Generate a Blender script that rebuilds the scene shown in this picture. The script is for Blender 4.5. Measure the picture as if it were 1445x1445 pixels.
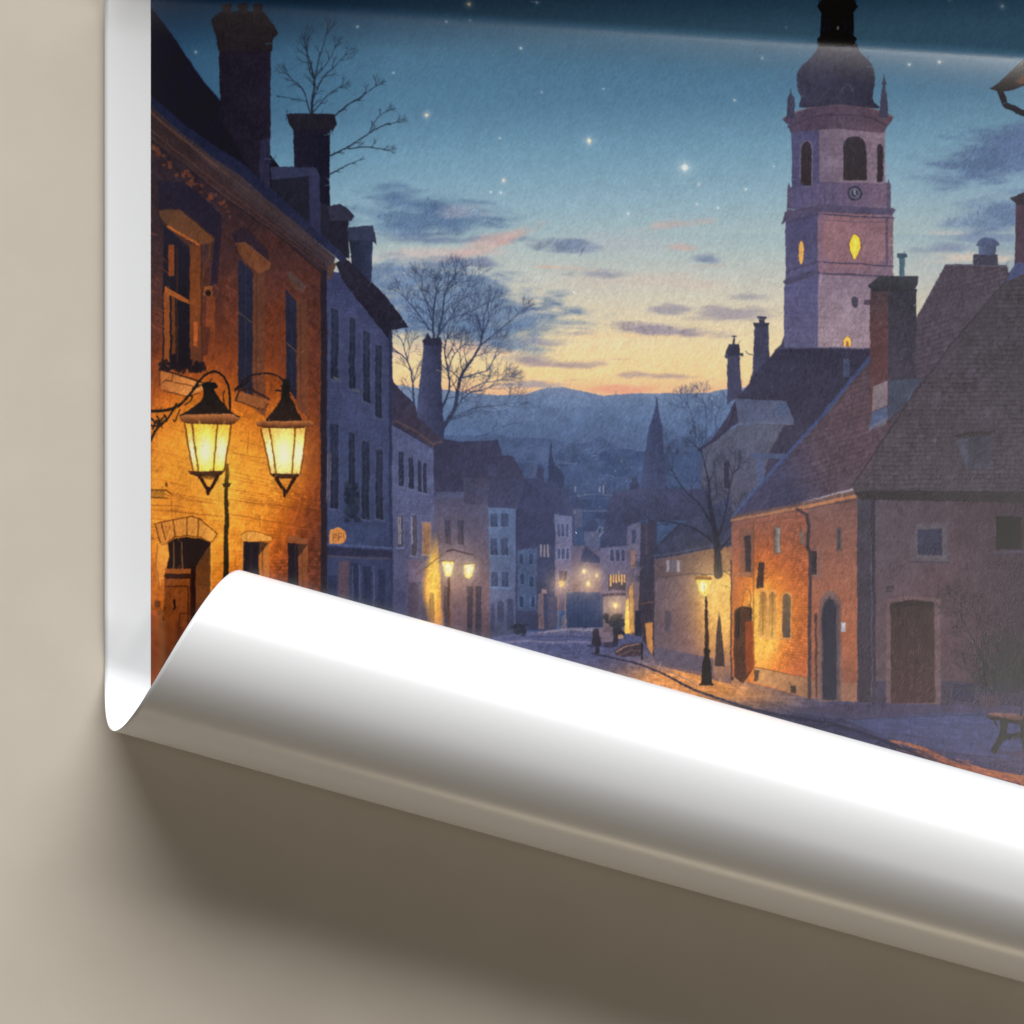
import bpy, math, random
import numpy as np

for o in list(bpy.data.objects): bpy.data.objects.remove(o, do_unlink=True)
scene = bpy.context.scene
COL = scene.collection
# ------------------------------------------------------------------
# scale: one dot of the photograph's 1445-dot frame = U metres on the table
# ------------------------------------------------------------------
U = 0.0004
def W3(x, y, z=0.0):
    return ((x - 722.5) * U, (722.5 - y) * U, z * U)

# ---------------- camera ----------------
CAMH = 4.0
cd = bpy.data.cameras.new('camera')
cam = bpy.data.objects.new('camera', cd); COL.objects.link(cam)
cam.location = (0, 0, CAMH); cam.rotation_euler = (0, 0, 0)
cd.sensor_width = 36; cd.sensor_fit = 'HORIZONTAL'
cd.lens = 36 * CAMH / (1445 * U)
cd.clip_start = .05; cd.clip_end = 100
scene.camera = cam
scene.render.resolution_x = scene.render.resolution_y = 1024

# ---------------- world and lamps ----------------
world = bpy.data.worlds.new('World'); scene.world = world; world.use_nodes = True
bg = world.node_tree.nodes['Background']
bg.inputs[0].default_value = (1.0, .76, .54, 1); bg.inputs[1].default_value = .027

def area(name, loc, aim, sx, sy, power, col):
    l = bpy.data.lights.new(name, 'AREA'); l.shape = 'RECTANGLE'; l.size = sx; l.size_y = sy
    l.energy = power; l.color = col
    o = bpy.data.objects.new(name, l); COL.objects.link(o); o.location = loc
    d = [a - b for a, b in zip(aim, loc)]
    import mathutils
    o.rotation_euler = mathutils.Vector(d).to_track_quat('-Z', 'Y').to_euler()
    return o
# wide low softbox well beyond the top of the sheet
area('key_softbox', (1.7, 12.5, 5.7), (0, 0, 0), 18.0, 7.6, 4450, (1.0, .995, .985))
# softer light from the same side, a little higher
area('upper_softbox', (.6, 3.4, 2.5), (0, 0, 0), 3.4, 1.4, 3, (1.0, .985, .95))
# overhead softbox: faint sheen on the semi-gloss print
area('overhead_softbox', (1.25, -.05, 6.0), (.7, 0, 0), 1.8, 1.1, 3.4, (1.0, .92, .82))
# added unseen overhead strip, placed so its sheen catches the sheet's top bend
area('added_sheen_strip', (1.35, -.76, 6.0), (.5, 0, 0), 2.4, .32, 40, (1.0, .95, .88))
# weak low warm fill from the front
area('front_fill', (.2, -2.9, .26), (.1, -.1, .05), 2.2, .16, 20, (1.0, .84, .62))

scene.view_settings.view_transform = 'Standard'
scene.view_settings.look = 'None'
scene.view_settings.exposure = 0.0
scene.view_settings.gamma = 1.0
scene.view_settings.use_curve_mapping = False
# ------------------------------------------------------------------
# THE SHEET: flat, bent up along its top, rolled up along its bottom
# ------------------------------------------------------------------
XL, XR = 148.0, 1601.0 + 65.0            # left and right paper edges
YT, YB = -205.0, 1930.0                  # top edge, unrolled bottom edge
A = math.radians(15.43); SA, CA = math.sin(A), math.cos(A)
Y0 = 933.0                               # fold line meets the left edge here
# radius of the roll against turning angle (degrees)
RD = np.array([0, 45, 90, 135, 180, 225, 270, 284, 300, 360, 450, 540, 630, 760, 900])
RR = np.array([75, 85, 131, 120, 131, 143, 125, 88, 74, 72, 74, 72, 66, 62, 58.])
_th = np.radians(np.arange(0, 900, .5)); _r = np.interp(np.degrees(_th), RD, RR)
_ds = _r * math.radians(.5)
_s = np.concatenate([[0], np.cumsum(_ds)])[:-1]
_u = np.concatenate([[0], np.cumsum(_ds * np.cos(_th))])[:-1]
_w = np.concatenate([[0], np.cumsum(_ds * np.sin(_th))])[:-1]
# top bend: a gentle rise that turns up sharply along a slanting line
TB0, TBX, TBS = 66.0, 386.0, .066        # the rise starts on y = TB0 + TBS (x - TBX)
_q = np.arange(0, 600, .5)
_tilt = np.radians(np.interp(_q, [0, 28, 46, 56, 66, 600], [0, 5.0, 7.6, 14, 25, 26]))
_lift = np.concatenate([[0], np.cumsum(np.tan(_tilt) * .5)])[:-1]
def top_lift(x, y):
    q = np.maximum(0, -(y - (TB0 + TBS * (x - TBX)))) / math.hypot(1, TBS)
    return np.interp(q, _q, _lift)
def edge_lift(x):
    return 7.0 * np.exp(-np.maximum(x - XL, 0) / 48.0)

def sheet(x, y, off=0.0):
    """unrolled sheet coordinates -> photo-dot space (x, y, height); off = along the front normal"""
    x = np.asarray(x, float); y = np.asarray(y, float)
    s = -(x - XL) * SA + (y - Y0) * CA
    sp = np.maximum(s, 0)
    u = np.interp(sp, _s, _u); w = np.interp(sp, _s, _w); th = np.interp(sp, _s, _th)
    px = x + (u - sp) * (-SA); py = y + (u - sp) * CA
    z = w + np.where(s < 0, top_lift(x, y), 0)
    fade = 1 - np.clip(s / 60 + 1, 0, 1)
    z = z + edge_lift(x) * (.25 + .75 * fade * 1.0)
    # front normal: (0,0,1) turned by th about the fold axis, leaning back to -u
    nx = -np.sin(th) * (-SA); ny = -np.sin(th) * CA; nz = np.cos(th)
    return px + off * nx, py + off * ny, z + off * nz + .8

def to_mesh(name, P, quads, parent=None, smooth=True, mat=None):
    me = bpy.data.meshes.new(name)
    n = len(P); m = len(quads)
    me.vertices.add(n); me.loops.add(m * 4); me.polygons.add(m)
    co = np.empty((n, 3), np.float32)
    co[:, 0] = (P[:, 0] - 722.5) * U; co[:, 1] = (722.5 - P[:, 1]) * U; co[:, 2] = P[:, 2] * U
    me.vertices.foreach_set('co', co.ravel())
    me.loops.foreach_set('vertex_index', np.ascontiguousarray(quads, np.int32).ravel())
    me.polygons.foreach_set('loop_start', np.arange(0, m * 4, 4, dtype=np.int32))
    me.polygons.foreach_set('loop_total', np.full(m, 4, np.int32))
    me.polygons.foreach_set('use_smooth', np.full(m, smooth, bool))
    me.update(calc_edges=True)
    o = bpy.data.objects.new(name, me); COL.objects.link(o)
    if mat: me.materials.append(mat)
    if parent: o.parent = parent
    return o

def grid_quads(r, c):
    i = np.arange(r * c).reshape(r, c)
    # counter-clockwise seen from above (rows run down the photo)
    return np.stack([i[:-1, :-1], i[1:, :-1], i[1:, 1:], i[:-1, 1:]], -1).reshape(-1, 4)

# ---------------- materials ----------------
def mat(name):
    m = bpy.data.materials.new(name); m.use_nodes = True
    return m, m.node_tree.nodes, m.node_tree.links, m.node_tree.nodes['Principled BSDF']

def bump_noise(N, L, B, scale, strength, dist, detail=3, stretch=(1, 1, 1), second=None):
    tc = N.new('ShaderNodeTexCoord'); mp = N.new('ShaderNodeMapping'); mp.inputs['Scale'].default_value = stretch
    L.new(tc.outputs['Object'], mp.inputs[0])
    nz = N.new('ShaderNodeTexNoise'); nz.inputs['Scale'].default_value = scale; nz.inputs['Detail'].default_value = detail
    L.new(mp.outputs[0], nz.inputs['Vector'])
    h = nz.outputs['Fac']
    if second:
        n2 = N.new('ShaderNodeTexNoise'); n2.inputs['Scale'].default_value = second[0]; n2.inputs['Detail'].default_value = 2
        L.new(tc.outputs['Object'], n2.inputs['Vector'])
        mx = N.new('ShaderNodeMath'); mx.operation = 'MULTIPLY_ADD'
        L.new(n2.outputs['Fac'], mx.inputs[0]); mx.inputs[1].default_value = second[1]; L.new(h, mx.inputs[2]); h = mx.outputs[0]
    bp = N.new('ShaderNodeBump'); bp.inputs['Strength'].default_value = strength; bp.inputs['Distance'].default_value = dist
    L.new(h, bp.inputs['Height']); L.new(bp.outputs[0], B.inputs['Normal'])
    return mp, nz

M_PAPER, N, L, B = mat('white_paper')
B.inputs['Base Color'].default_value = (.79, .81, .83, 1); B.inputs['Roughness'].default_value = .24
B.inputs['Specular IOR Level'].default_value = .5
bump_noise(N, L, B, 2600, .04, .00005)

M_BACK, N, L, B = mat('uncoated_paper_back')
B.inputs['Base Color'].default_value = (.61, .618, .63, 1); B.inputs['Roughness'].default_value = .27
B.inputs['Specular IOR Level'].default_value = .5
bump_noise(N, L, B, 1900, .05, .00006, 3, (1, 1, 1), (60, 1.5))

M_PRINT, N, L, B = mat('printed_ink_on_paper')
at = N.new('ShaderNodeAttribute'); at.attribute_name = 'ink'
L.new(at.outputs['Color'], B.inputs['Base Color'])
B.inputs['Roughness'].default_value = .20; B.inputs['Specular IOR Level'].default_value = 1.0
bump_noise(N, L, B, 1300, .19, .00014, 2, (1, .6, 1), (2600, .5))

M_TABLE, N, L, B = mat('beige_matte_surface')
tc = N.new('ShaderNodeTexCoord')
nz = N.new('ShaderNodeTexNoise'); nz.inputs['Scale'].default_value = 22; nz.inputs['Detail'].default_value = 6
L.new(tc.outputs['Object'], nz.inputs['Vector'])
cr = N.new('ShaderNodeValToRGB'); cr.color_ramp.elements[0].color = (.60, .543, .462, 1); cr.color_ramp.elements[1].color = (.63, .573, .492, 1)
cr.color_ramp.elements[0].position = .3; cr.color_ramp.elements[1].position = .7
L.new(nz.outputs['Fac'], cr.inputs[0]); L.new(cr.outputs[0], B.inputs['Base Color'])
B.inputs['Roughness'].default_value = .75; B.inputs['Specular IOR Level'].default_value = .25
bump_noise(N, L, B, 1500, .22, .00016, 4, (1, 1, 1), (260, .9))

# ---------------- the table ----------------
g = 3.0
tab = to_mesh('tabletop', np.array([[722.5 - g / U, 722.5 - g / U, 0], [722.5 - g / U, 722.5 + g / U, 0], [722.5 + g / U, 722.5 + g / U, 0], [722.5 + g / U, 722.5 - g / U, 0]]), np.array([[0, 1, 2, 3]]), None, False, M_TABLE)
tab['kind'] = 'structure'; tab['label'] = 'plain beige matte surface under the poster'

# ---------------- the poster ----------------
poster = bpy.data.objects.new('poster', None); COL.objects.link(poster)
poster.location = (0, 0, 0); poster.empty_display_size = .05
poster['label'] = 'white-bordered art poster of a lamp-lit old town at dusk, its bottom edge rolled up'
poster['category'] = 'poster'

xs = np.concatenate([np.arange(XL, 230, 6), np.arange(230, XR, 14), [XR]])
ys = np.concatenate([np.arange(YT, 160, 2.5), np.arange(160, 940, 10), np.arange(940, YB, 4), [YB]])
GX, GY = np.meshgrid(xs, ys)
T = .9                                              # sheet thickness in dots
front = np.stack(sheet(GX, GY, 0), -1).reshape(-1, 3)
back = np.stack(sheet(GX, GY, -T), -1).reshape(-1, 3)
r, c = GX.shape; n = r * c
q = grid_quads(r, c); idx = np.arange(n).reshape(r, c)
def strip(a):                                        # rim quads along an index run
    return np.stack([a[:-1], a[:-1] + n, a[1:] + n, a[1:]], -1)
rim = np.concatenate([strip(idx[::-1, 0]), strip(idx[0, :]), strip(idx[:, -1]), strip(idx[-1, ::-1])])[:, ::-1]
paper = to_mesh('paper', np.concatenate([front, back]), np.concatenate([q, q[:, ::-1] + n, rim]), poster, True, M_PAPER)
paper['label'] = 'white paper sheet with a plain border and blank back, bottom rolled over'
# blank back in its own stock; keep the rim crisp
paper.data.materials.append(M_BACK)
mi = np.zeros(len(paper.data.polygons), np.int32); mi[len(q):2 * len(q)] = 1
paper.data.polygons.foreach_set('material_index', mi)
me = paper.data
sh = np.zeros(len(me.polygons), bool); sh[:len(q) * 2] = True
me.polygons.foreach_set('use_smooth', sh)
# ------------------------------------------------------------------
# THE PRINT.  The printed street scene is drawn with numpy in poster
# millimetre-like units (1 unit = one dot of the print), as ink colours.
# ------------------------------------------------------------------
SS = 2                                  # drawing oversampling
PX0, PX1, PY0, PY1 = 213, 1601, -140, 1200
CW, CH = (PX1 - PX0) * SS, (PY1 - PY0) * SS
ink = np.zeros((CH, CW, 3), np.float32)
eid = np.zeros((CH, CW), np.int16)
ELEMS = []                              # (name, label, parent index)
LAT = np.random.RandomState(7).rand(512, 512).astype(np.float32)

def elem(name, label=None, parent=None):
    ELEMS.append((name, label, parent))
    return len(ELEMS) - 1

def noise(x, y, sx, sy=None, seed=0):
    sy = sy or sx
    u = np.asarray(x, np.float32) / sx + seed * 37.31 + 1000
    v = np.asarray(y, np.float32) / sy + seed * 91.77 + 1000
    iu = np.floor(u).astype(np.int32); iv = np.floor(v).astype(np.int32)
    fu = u - iu; fv = v - iv
    fu = fu * fu * (3 - 2 * fu); fv = fv * fv * (3 - 2 * fv)
    i0 = iu & 511; i1 = (iu + 1) & 511; j0 = iv & 511; j1 = (iv + 1) & 511
    a = LAT[j0, i0] * (1 - fu) + LAT[j0, i1] * fu
    b = LAT[j1, i0] * (1 - fu) + LAT[j1, i1] * fu
    return a * (1 - fv) + b * fv

def fbm(x, y, s, seed=0, octv=4, asp=1.0):
    t = 0; a = .5; n = 0
    for k in range(octv):
        t = t + a * noise(x, y, s * asp, s, seed + k * 3); n += a
        a *= .55; s = s * .5
    return t / n

def box(x0, y0, x1, y1):
    c0 = max(0, int((x0 - PX0) * SS) - 1); c1 = min(CW, int((x1 - PX0) * SS) + 2)
    r0 = max(0, int((y0 - PY0) * SS) - 1); r1 = min(CH, int((y1 - PY0) * SS) + 2)
    return c0, r0, c1, r1

def grid(b):
    c0, r0, c1, r1 = b
    X = (np.arange(c0, c1, dtype=np.float32) + .5) / SS + PX0
    Y = (np.arange(r0, r1, dtype=np.float32) + .5) / SS + PY0
    return X[None, :], Y[:, None]

def polymask(pts, b):
    c0, r0, c1, r1 = b
    w, h = c1 - c0, r1 - r0
    acc = np.zeros((h, w + 1), np.int16)
    P = [((x - PX0) * SS - c0, (y - PY0) * SS - r0) for x, y in pts]
    for (xa, ya), (xb, yb) in zip(P, P[1:] + P[:1]):
        if ya == yb: continue
        if ya > yb: xa, ya, xb, yb = xb, yb, xa, ya
        s = max(0, int(math.ceil(ya - .5))); e = min(h, int(math.ceil(yb - .5)))
        if e <= s: continue
        rows = np.arange(s, e)
        xi = xa + (rows + .5 - ya) * (xb - xa) / (yb - ya)
        ci = np.clip(np.ceil(xi - .5).astype(int), 0, w)
        np.add.at(acc, (rows, ci), 1)
    return (np.cumsum(acc, 1)[:, :w] & 1).astype(bool)

def put(b, m, col, a=1.0, e=None, tex=.07, ts=6.0):
    """blend colour (tuple or fn) through mask m (bool or 0..1)"""
    c0, r0, c1, r1 = b
    X, Y = grid(b)
    c = col(X, Y) if callable(col) else np.array(col, np.float32)
    c = np.broadcast_to(c, m.shape + (3,)).astype(np.float32)
    if tex:
        n = fbm(X, Y, ts, 5, 3) - .5 + .7 * (noise(X + .25 * Y, Y, 1.6, 4.2, 9) - .5)
        c = c * (1 + 2 * tex * n)[..., None]
    al = (m.astype(np.float32) * a)[..., None]
    v = ink[r0:r1, c0:c1]
    v += (c - v) * al
    if e is not None:
        eid[r0:r1, c0:c1][m > .5] = e

def poly(pts, col, e=None, a=1.0, tex=.07, ts=6.0):
    xs = [p[0] for p in pts]; ys = [p[1] for p in pts]
    b = box(min(xs), min(ys), max(xs), max(ys))
    if b[2] <= b[0] or b[3] <= b[1]: return
    put(b, polymask(pts, b), col, a, e, tex, ts)

def rect(x0, y0, x1, y1, col, e=None, a=1.0, tex=.07):
    poly([(x0, y0), (x1, y0), (x1, y1), (x0, y1)], col, e, a, tex)

def ell(cx, cy, rx, ry, col, e=None, a=1.0, tex=.05):
    poly([(cx + rx * math.cos(t), cy + ry * math.sin(t)) for t in np.linspace(0, 2 * math.pi, 28)[:-1]], col, e, a, tex)

def seg(p, q, w0, w1, col, a=1.0, e=None):
    m = max(w0, w1) / 2 + 1
    b = box(min(p[0], q[0]) - m, min(p[1], q[1]) - m, max(p[0], q[0]) + m, max(p[1], q[1]) + m)
    c0, r0, c1, r1 = b
    if c1 <= c0 or r1 <= r0: return
    X, Y = grid(b)
    dx, dy = q[0] - p[0], q[1] - p[1]; L = dx * dx + dy * dy + 1e-6
    t = np.clip(((X - p[0]) * dx + (Y - p[1]) * dy) / L, 0, 1)
    d = np.hypot(X - p[0] - t * dx, Y - p[1] - t * dy)
    cov = np.clip(((w0 + (w1 - w0) * t) / 2 - d) * SS + .5, 0, 1)
    al = (cov * a)[..., None]
    v = ink[r0:r1, c0:c1]
    v += (np.array(col, np.float32) - v) * al
    if e is not None:
        eid[r0:r1, c0:c1][cov > .4] = e

def path(pts, w0, w1, col, a=1.0, e=None):
    n = len(pts) - 1
    for i in range(n):
        seg(pts[i], pts[i + 1], w0 + (w1 - w0) * i / n, w0 + (w1 - w0) * (i + 1) / n, col, a, e)

def curve(pts, k=8):
    """Catmull-Rom through points"""
    P = [pts[0]] + list(pts) + [pts[-1]]
    out = []
    for i in range(1, len(P) - 2):
        p0, p1, p2, p3 = [np.array(P[j], float) for j in (i - 1, i, i + 1, i + 2)]
        for t in np.linspace(0, 1, k, endpoint=False):
            out.append(tuple(.5 * ((2 * p1) + (p2 - p0) * t + (2 * p0 - 5 * p1 + 4 * p2 - p3) * t * t + (3 * p1 - p0 - 3 * p2 + p3) * t ** 3)))
    out.append(tuple(pts[-1]))
    return out

def ramp(t, stops):
    xs = [s[0] for s in stops]
    return np.stack([np.interp(t, xs, [s[1][k] for s in stops]) for k in range(3)], -1).astype(np.float32)

def vg(*stops):                         # vertical gradient
    return lambda X, Y: ramp(np.broadcast_to(Y, (Y.shape[0], X.shape[1])), stops)

def lg(p, c, q, d):                     # linear gradient p -> q
    dx, dy = q[0] - p[0], q[1] - p[1]; L = dx * dx + dy * dy
    return lambda X, Y: ramp(((X - p[0]) * dx + (Y - p[1]) * dy) / L, [(0, c), (1, d)])

def gauss(X, Y, cx, cy, sx, sy):
    return np.exp(-.5 * (((X - cx) / sx) ** 2 + ((Y - cy) / sy) ** 2))

def glow(cx, cy, rx, ry, col, a, only=None, p=1.0):
    """printed halo round a painted lamp (screen blend)"""
    b = box(cx - 3 * rx, cy - 3 * ry, cx + 3 * rx, cy + 3 * ry)
    c0, r0, c1, r1 = b
    X, Y = grid(b)
    d = ((X - cx) / rx) ** 2 + ((Y - cy) / ry) ** 2
    f = np.exp(-d ** p) * a
    if only is not None:
        f = f * np.isin(eid[r0:r1, c0:c1], only)
    v = ink[r0:r1, c0:c1]
    v += (255 - v) * (np.array(col, np.float32) / 255) * f[..., None]

def tint(b4, fn, only):
    """multiply ink inside box where element in only"""
    b = box(*b4); c0, r0, c1, r1 = b
    X, Y = grid(b)
    f = fn(X, Y) * np.isin(eid[r0:r1, c0:c1], only)
    ink[r0:r1, c0:c1] *= (1 + f)[..., None]

def courses(b4, vp, krow, kcol, amt, only, seed=1, var=.5):
    """brick or tile courses running to a vanishing point"""
    b = box(*b4); c0, r0, c1, r1 = b
    X, Y = grid(b)
    d = (vp[0] - X); d = np.where(np.abs(d) < 5, 5, d)
    row = (Y - vp[1]) / d * krow + .35 * (noise(X, Y, 26, 26, seed) - .5)
    fr = row - np.floor(row)
    u = kcol / d + .5 * (np.floor(row) % 2)
    fc = u - np.floor(u)
    cell = LAT[(np.floor(row).astype(int)) & 511, (np.floor(u).astype(int) + seed * 13) & 511]
    mort = np.clip(1 - np.minimum(fr, 1 - fr) * 6, 0, 1) * .75 + np.clip(1 - np.minimum(fc, 1 - fc) * 8, 0, 1) * .5
    patch = np.clip(fbm(X, Y, 40, seed + 3, 3) * 2.2 - .5, 0, 1.2)
    f = amt * ((cell - .5) * var * 2 - mort) * patch * np.isin(eid[r0:r1, c0:c1], only)
    ink[r0:r1, c0:c1] *= (1 + f)[..., None]

def hlines(b4, step, slope, amt, only, seed=2):
    b = box(*b4); c0, r0, c1, r1 = b
    X, Y = grid(b)
    row = (Y - slope * X + 2.2 * (noise(X, Y, 45, 30, seed) - .5)) / step
    fr = row - np.floor(row)
    tile = noise(X + 7 * np.floor(row), np.floor(row) * 5, 3.5, 1, seed) - .5
    f = amt * (.8 * tile - np.clip(1 - fr * 3.2, 0, 1)) * np.clip(fbm(X, Y, 50, seed, 3) * 2 - .3, 0, 1.2)
    ink[r0:r1, c0:c1] *= (1 + f * np.isin(eid[r0:r1, c0:c1], only))[..., None]

rng = random.Random(11)
def twig(x, y, ang, L, w, depth, col, e, spread=.55, up=.10):
    n = 3
    for i in range(n):
        ang += rng.uniform(-.16, .16)
        ang += (-math.pi / 2 - ang) * up * .35
        x2 = x + math.cos(ang) * L / n; y2 = y + math.sin(ang) * L / n
        w2 = w * .86
        seg((x, y), (x2, y2), max(w, .55), max(w2, .55), col, min(1, .38 + w * .55), e if w > .9 else None)
        x, y, w = x2, y2, w2
        if depth > 0 and i > 0:
            s = rng.choice((-1, 1))
            twig(x, y, ang + s * rng.uniform(.35, .35 + spread), L * rng.uniform(.55, .8), w * .68, depth - 1, col, e, spread, up)
    if depth > 0:
        for s in (-1, 1):
            twig(x, y, ang + s * rng.uniform(.15, .5), L * rng.uniform(.6, .85), w * .74, depth - 1, col, e, spread, up)

def stem(pts, w0, w1, col, e, every=1, L=26, depth=2, tw=1.1, side=(-1, 1), tip=True):
    c = curve(pts, 6)
    path(c, w0, w1, col, .95, e)
    for i in range(3, len(c), every):
        a = math.atan2(c[i][1] - c[i - 1][1], c[i][0] - c[i - 1][0])
        s = rng.choice(side)
        twig(c[i][0], c[i][1], a + s * rng.uniform(.4, .9), L * rng.uniform(.6, 1.1), tw, depth, col, e)
    if tip:
        a = math.atan2(c[-1][1] - c[-2][1], c[-1][0] - c[-2][0])
        for s in (-.35, .05, .4):
            twig(c[-1][0], c[-1][1], a + s, L, max(w1 * .8, .8), depth, col, e)

def cloud(cx, cy, w, h, col, a, seed, tilt=0.0, e=None, edge=.55):
    b = box(cx - w * 1.5, cy - h * 2.2 - abs(tilt) * w, cx + w * 1.5, cy + h * 2.2 + abs(tilt) * w)
    c0, r0, c1, r1 = b
    if c1 <= c0: return
    X, Y = grid(b)
    yy = Y - cy - tilt * (X - cx)
    Yw = Y + 6 * (noise(X, Y, 60, 30, seed + 60) - .5)
    n = .62 * fbm(X, Yw, max(h * 1.7, 13), seed, 5, 3.2) + .38 * fbm(X + .3 * Yw, Yw, 9, seed + 20, 3, 3.5)
    yy = yy + 0 * X
    sh = np.where(yy > 0, 1.3, .95)           # flatter underside
    d = np.sqrt(((X - cx) / w) ** 2 + (yy * sh / h) ** 2)
    m = np.clip((1.12 - d + (n - .5) * 2.5) / (edge * 1.9), 0, 1) * np.clip((1.5 - d) / .5, 0, 1)
    m = m * m * (3 - 2 * m)
    put(b, m * np.ones_like(n), col, a, e, .03)

def win(x0, y0, x1, y1, e, col=(36, 38, 58), frame=(84, 86, 112), fw=1.4, skew=0.0, sill=True, cross=True):
    """a small printed window; skew = drop across its width"""
    q = lambda x, y: (x, y + skew * (x - x0))
    if fw: poly([q(x0 - fw, y0 - fw), q(x1 + fw, y0 - fw), q(x1 + fw, y1 + fw), q(x0 - fw, y1 + fw)], frame, e)
    poly([q(x0, y0), q(x1, y0), q(x1, y1), q(x0, y1)], lg((x0, y0), col, (x1, y1), tuple(c * .8 for c in col)), e, 1, .12, 4)
    if cross:
        k = tuple(.55 * c + .45 * f for c, f in zip(col, frame))
        seg(q((x0 + x1) / 2, y0), q((x0 + x1) / 2, y1), .8, .8, k, .8)
        for t in ((.5,) if y1 - y0 < 40 else (.33, .66)):
            seg(q(x0, y0 + (y1 - y0) * t), q(x1, y0 + (y1 - y0) * t), .7, .7, k, .8)
    if sill: seg(q(x0 - fw - 1, y1 + fw + .6), q(x1 + fw + 1, y1 + fw + .6), 1.6, 1.6, tuple(min(255, f * 1.08) for f in frame), .9, e)

def arch(x0, y0, x1, y1, k=10, rise=None):
    """arched outline, springing so that the crown touches y0"""
    r = (x1 - x0) / 2; rise = rise or r
    cx = (x0 + x1) / 2
    return [(x0, y1)] + [(cx - r * math.cos(t), y0 + rise - rise * math.sin(t)) for t in np.linspace(0, math.pi, k)] + [(x1, y1)]
def paint_picture():
    # ---------------- sky ----------------
    E_SKY = elem('printed_sky', 'printed dusk sky fading from deep blue through teal to a yellow horizon, with stars')
    def sky(X, Y):
        Yb = Y + .045 * (X - 800) * (Y < 330) + 0 * X
        c = ramp(Yb, [(-160, (16, 36, 62)), (-20, (34, 66, 98)), (60, (76, 122, 156)), (110, (80, 128, 163)), (150, (86, 133, 168)), (215, (111, 158, 188)), (290, (141, 177, 197)),  # band just under the top bend inked lighter, gloss sheen painted in
                     (345, (166, 188, 192)), (395, (194, 196, 188)), (440, (214, 202, 176)), (490, (233, 209, 160)), (530, (242, 204, 146)), (556, (238, 180, 136)), (600, (150, 140, 150))])
        side = np.clip((560 - X) / 330, 0, 1) * np.clip((420 - Y) / 300, 0, 1)
        c = c * (1 - .40 * side[..., None] * np.array([1, .72, .55]))
        right = np.clip((X - 1240) / 200, 0, 1) * np.clip((Y - 200) / 150, 0, 1)
        c = c * (1 - .16 * right[..., None] * np.array([1, .8, .35]))
        s = noise(X + .55 * Y, Y, 3.0, 9, 3) - .5
        return c * (1 + .03 * s[..., None])
    bb = (0, 0, CW, CH)
    put(bb, np.ones((CH, CW), np.float32), sky, 1, E_SKY, .02, 9)
    LOW = (88, 104, 150); MID = (118, 130, 165); PNK = (226, 158, 146); WRM = (168, 148, 152)
    C = lambda label: elem('printed_cloud', label)
    cloud(600, 316, 135, 40, (84, 114, 156), .85, 1, .05, C('printed slate blue cloud bank beside the dormers at upper left'))
    cloud(556, 274, 66, 32, (82, 112, 154), .75, 2, .12); cloud(600, 296, 70, 14, (78, 108, 152), .6, 41)
    cloud(632, 338, 120, 12, (100, 120, 160), .75, 3)
    cloud(600, 358, 100, 9, (206, 186, 184), .6, 4); cloud(690, 346, 74, 14, (216, 166, 160), .55, 5, -.36, None); cloud(640, 360, 150, 15, (208, 184, 182), .55, 61, -.05); cloud(870, 345, 140, 20, (176, 178, 190), .4, 62); cloud(900, 400, 150, 16, (212, 186, 172), .4, 63)
    cloud(722, 334, 26, 8, (226, 168, 158), .4, 6, -.4); cloud(650, 300, 60, 12, (188, 176, 184), .45, 64)
    cloud(640, 372, 85, 9, (112, 124, 164), .7, 7); cloud(560, 384, 60, 8, (215, 190, 180), .6, 8)
    big = C('printed large blue cloud bank behind the bare tree')
    cloud(645, 436, 175, 66, (100, 128, 168), .92, 9, .04, big, .4); cloud(700, 480, 90, 40, (90, 120, 164), .75, 10, .25, big)
    cloud(590, 450, 80, 60, (98, 128, 170), .8, 11, 0, big)
    cloud(700, 500, 60, 7, (238, 196, 158), .6, 12); cloud(640, 492, 60, 9, (232, 190, 160), .75, 13); cloud(560, 500, 40, 14, (205, 180, 178), .6, 42)
    cloud(700, 528, 90, 7, (246, 202, 140), .8, 14); cloud(735, 545, 70, 6, (130, 136, 165), .6, 15)
    cloud(798, 347, 52, 15, (112, 130, 164), .85, 16, .03, C('printed small slate cloud above the middle of the skyline'))
    cloud(740, 340, 30, 4, (140, 155, 176), .5, 17)
    cloud(838, 388, 66, 9, (140, 142, 164), .8, 18, .06); cloud(780, 378, 60, 4, (222, 176, 160), .7, 19, .05)
    cloud(950, 318, 62, 9, (206, 172, 168), .55, 20, -.12); cloud(966, 351, 26, 8, (214, 164, 158), .55, 21)
    cloud(1003, 367, 36, 13, (120, 136, 168), .85, 22, .05); cloud(1000, 375, 34, 2, (200, 160, 150), .5, 23)
    cloud(1062, 421, 40, 10, (150, 148, 165), .7, 24); cloud(1030, 445, 70, 13, (150, 142, 160), .75, 25)
    cloud(948, 437, 38, 10, (148, 144, 162), .75, 26)
    cloud(925, 475, 120, 8, (240, 196, 150), .5, 65); cloud(930, 466, 100, 12, (148, 138, 160), .85, 27, .06, C('printed long mauve cloud streak over the yellow horizon'))
    cloud(812, 471, 40, 8, (146, 140, 162), .75, 28); cloud(765, 485, 48, 7, (150, 146, 166), .7, 29)
    cloud(790, 516, 86, 10, (160, 142, 150), .8, 30, .03); cloud(745, 508, 40, 6, (150, 140, 158), .6, 43); cloud(955, 532, 86, 8, (162, 142, 150), .8, 31, .02)
    cloud(885, 550, 62, 9, (236, 156, 130), .75, 32); cloud(812, 537, 18, 3, (170, 142, 150), .7, 33)
    cloud(870, 508, 30, 2, (200, 170, 150), .6, 34)
    rc = C('printed slate cloud bank to the right of the church tower')
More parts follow.
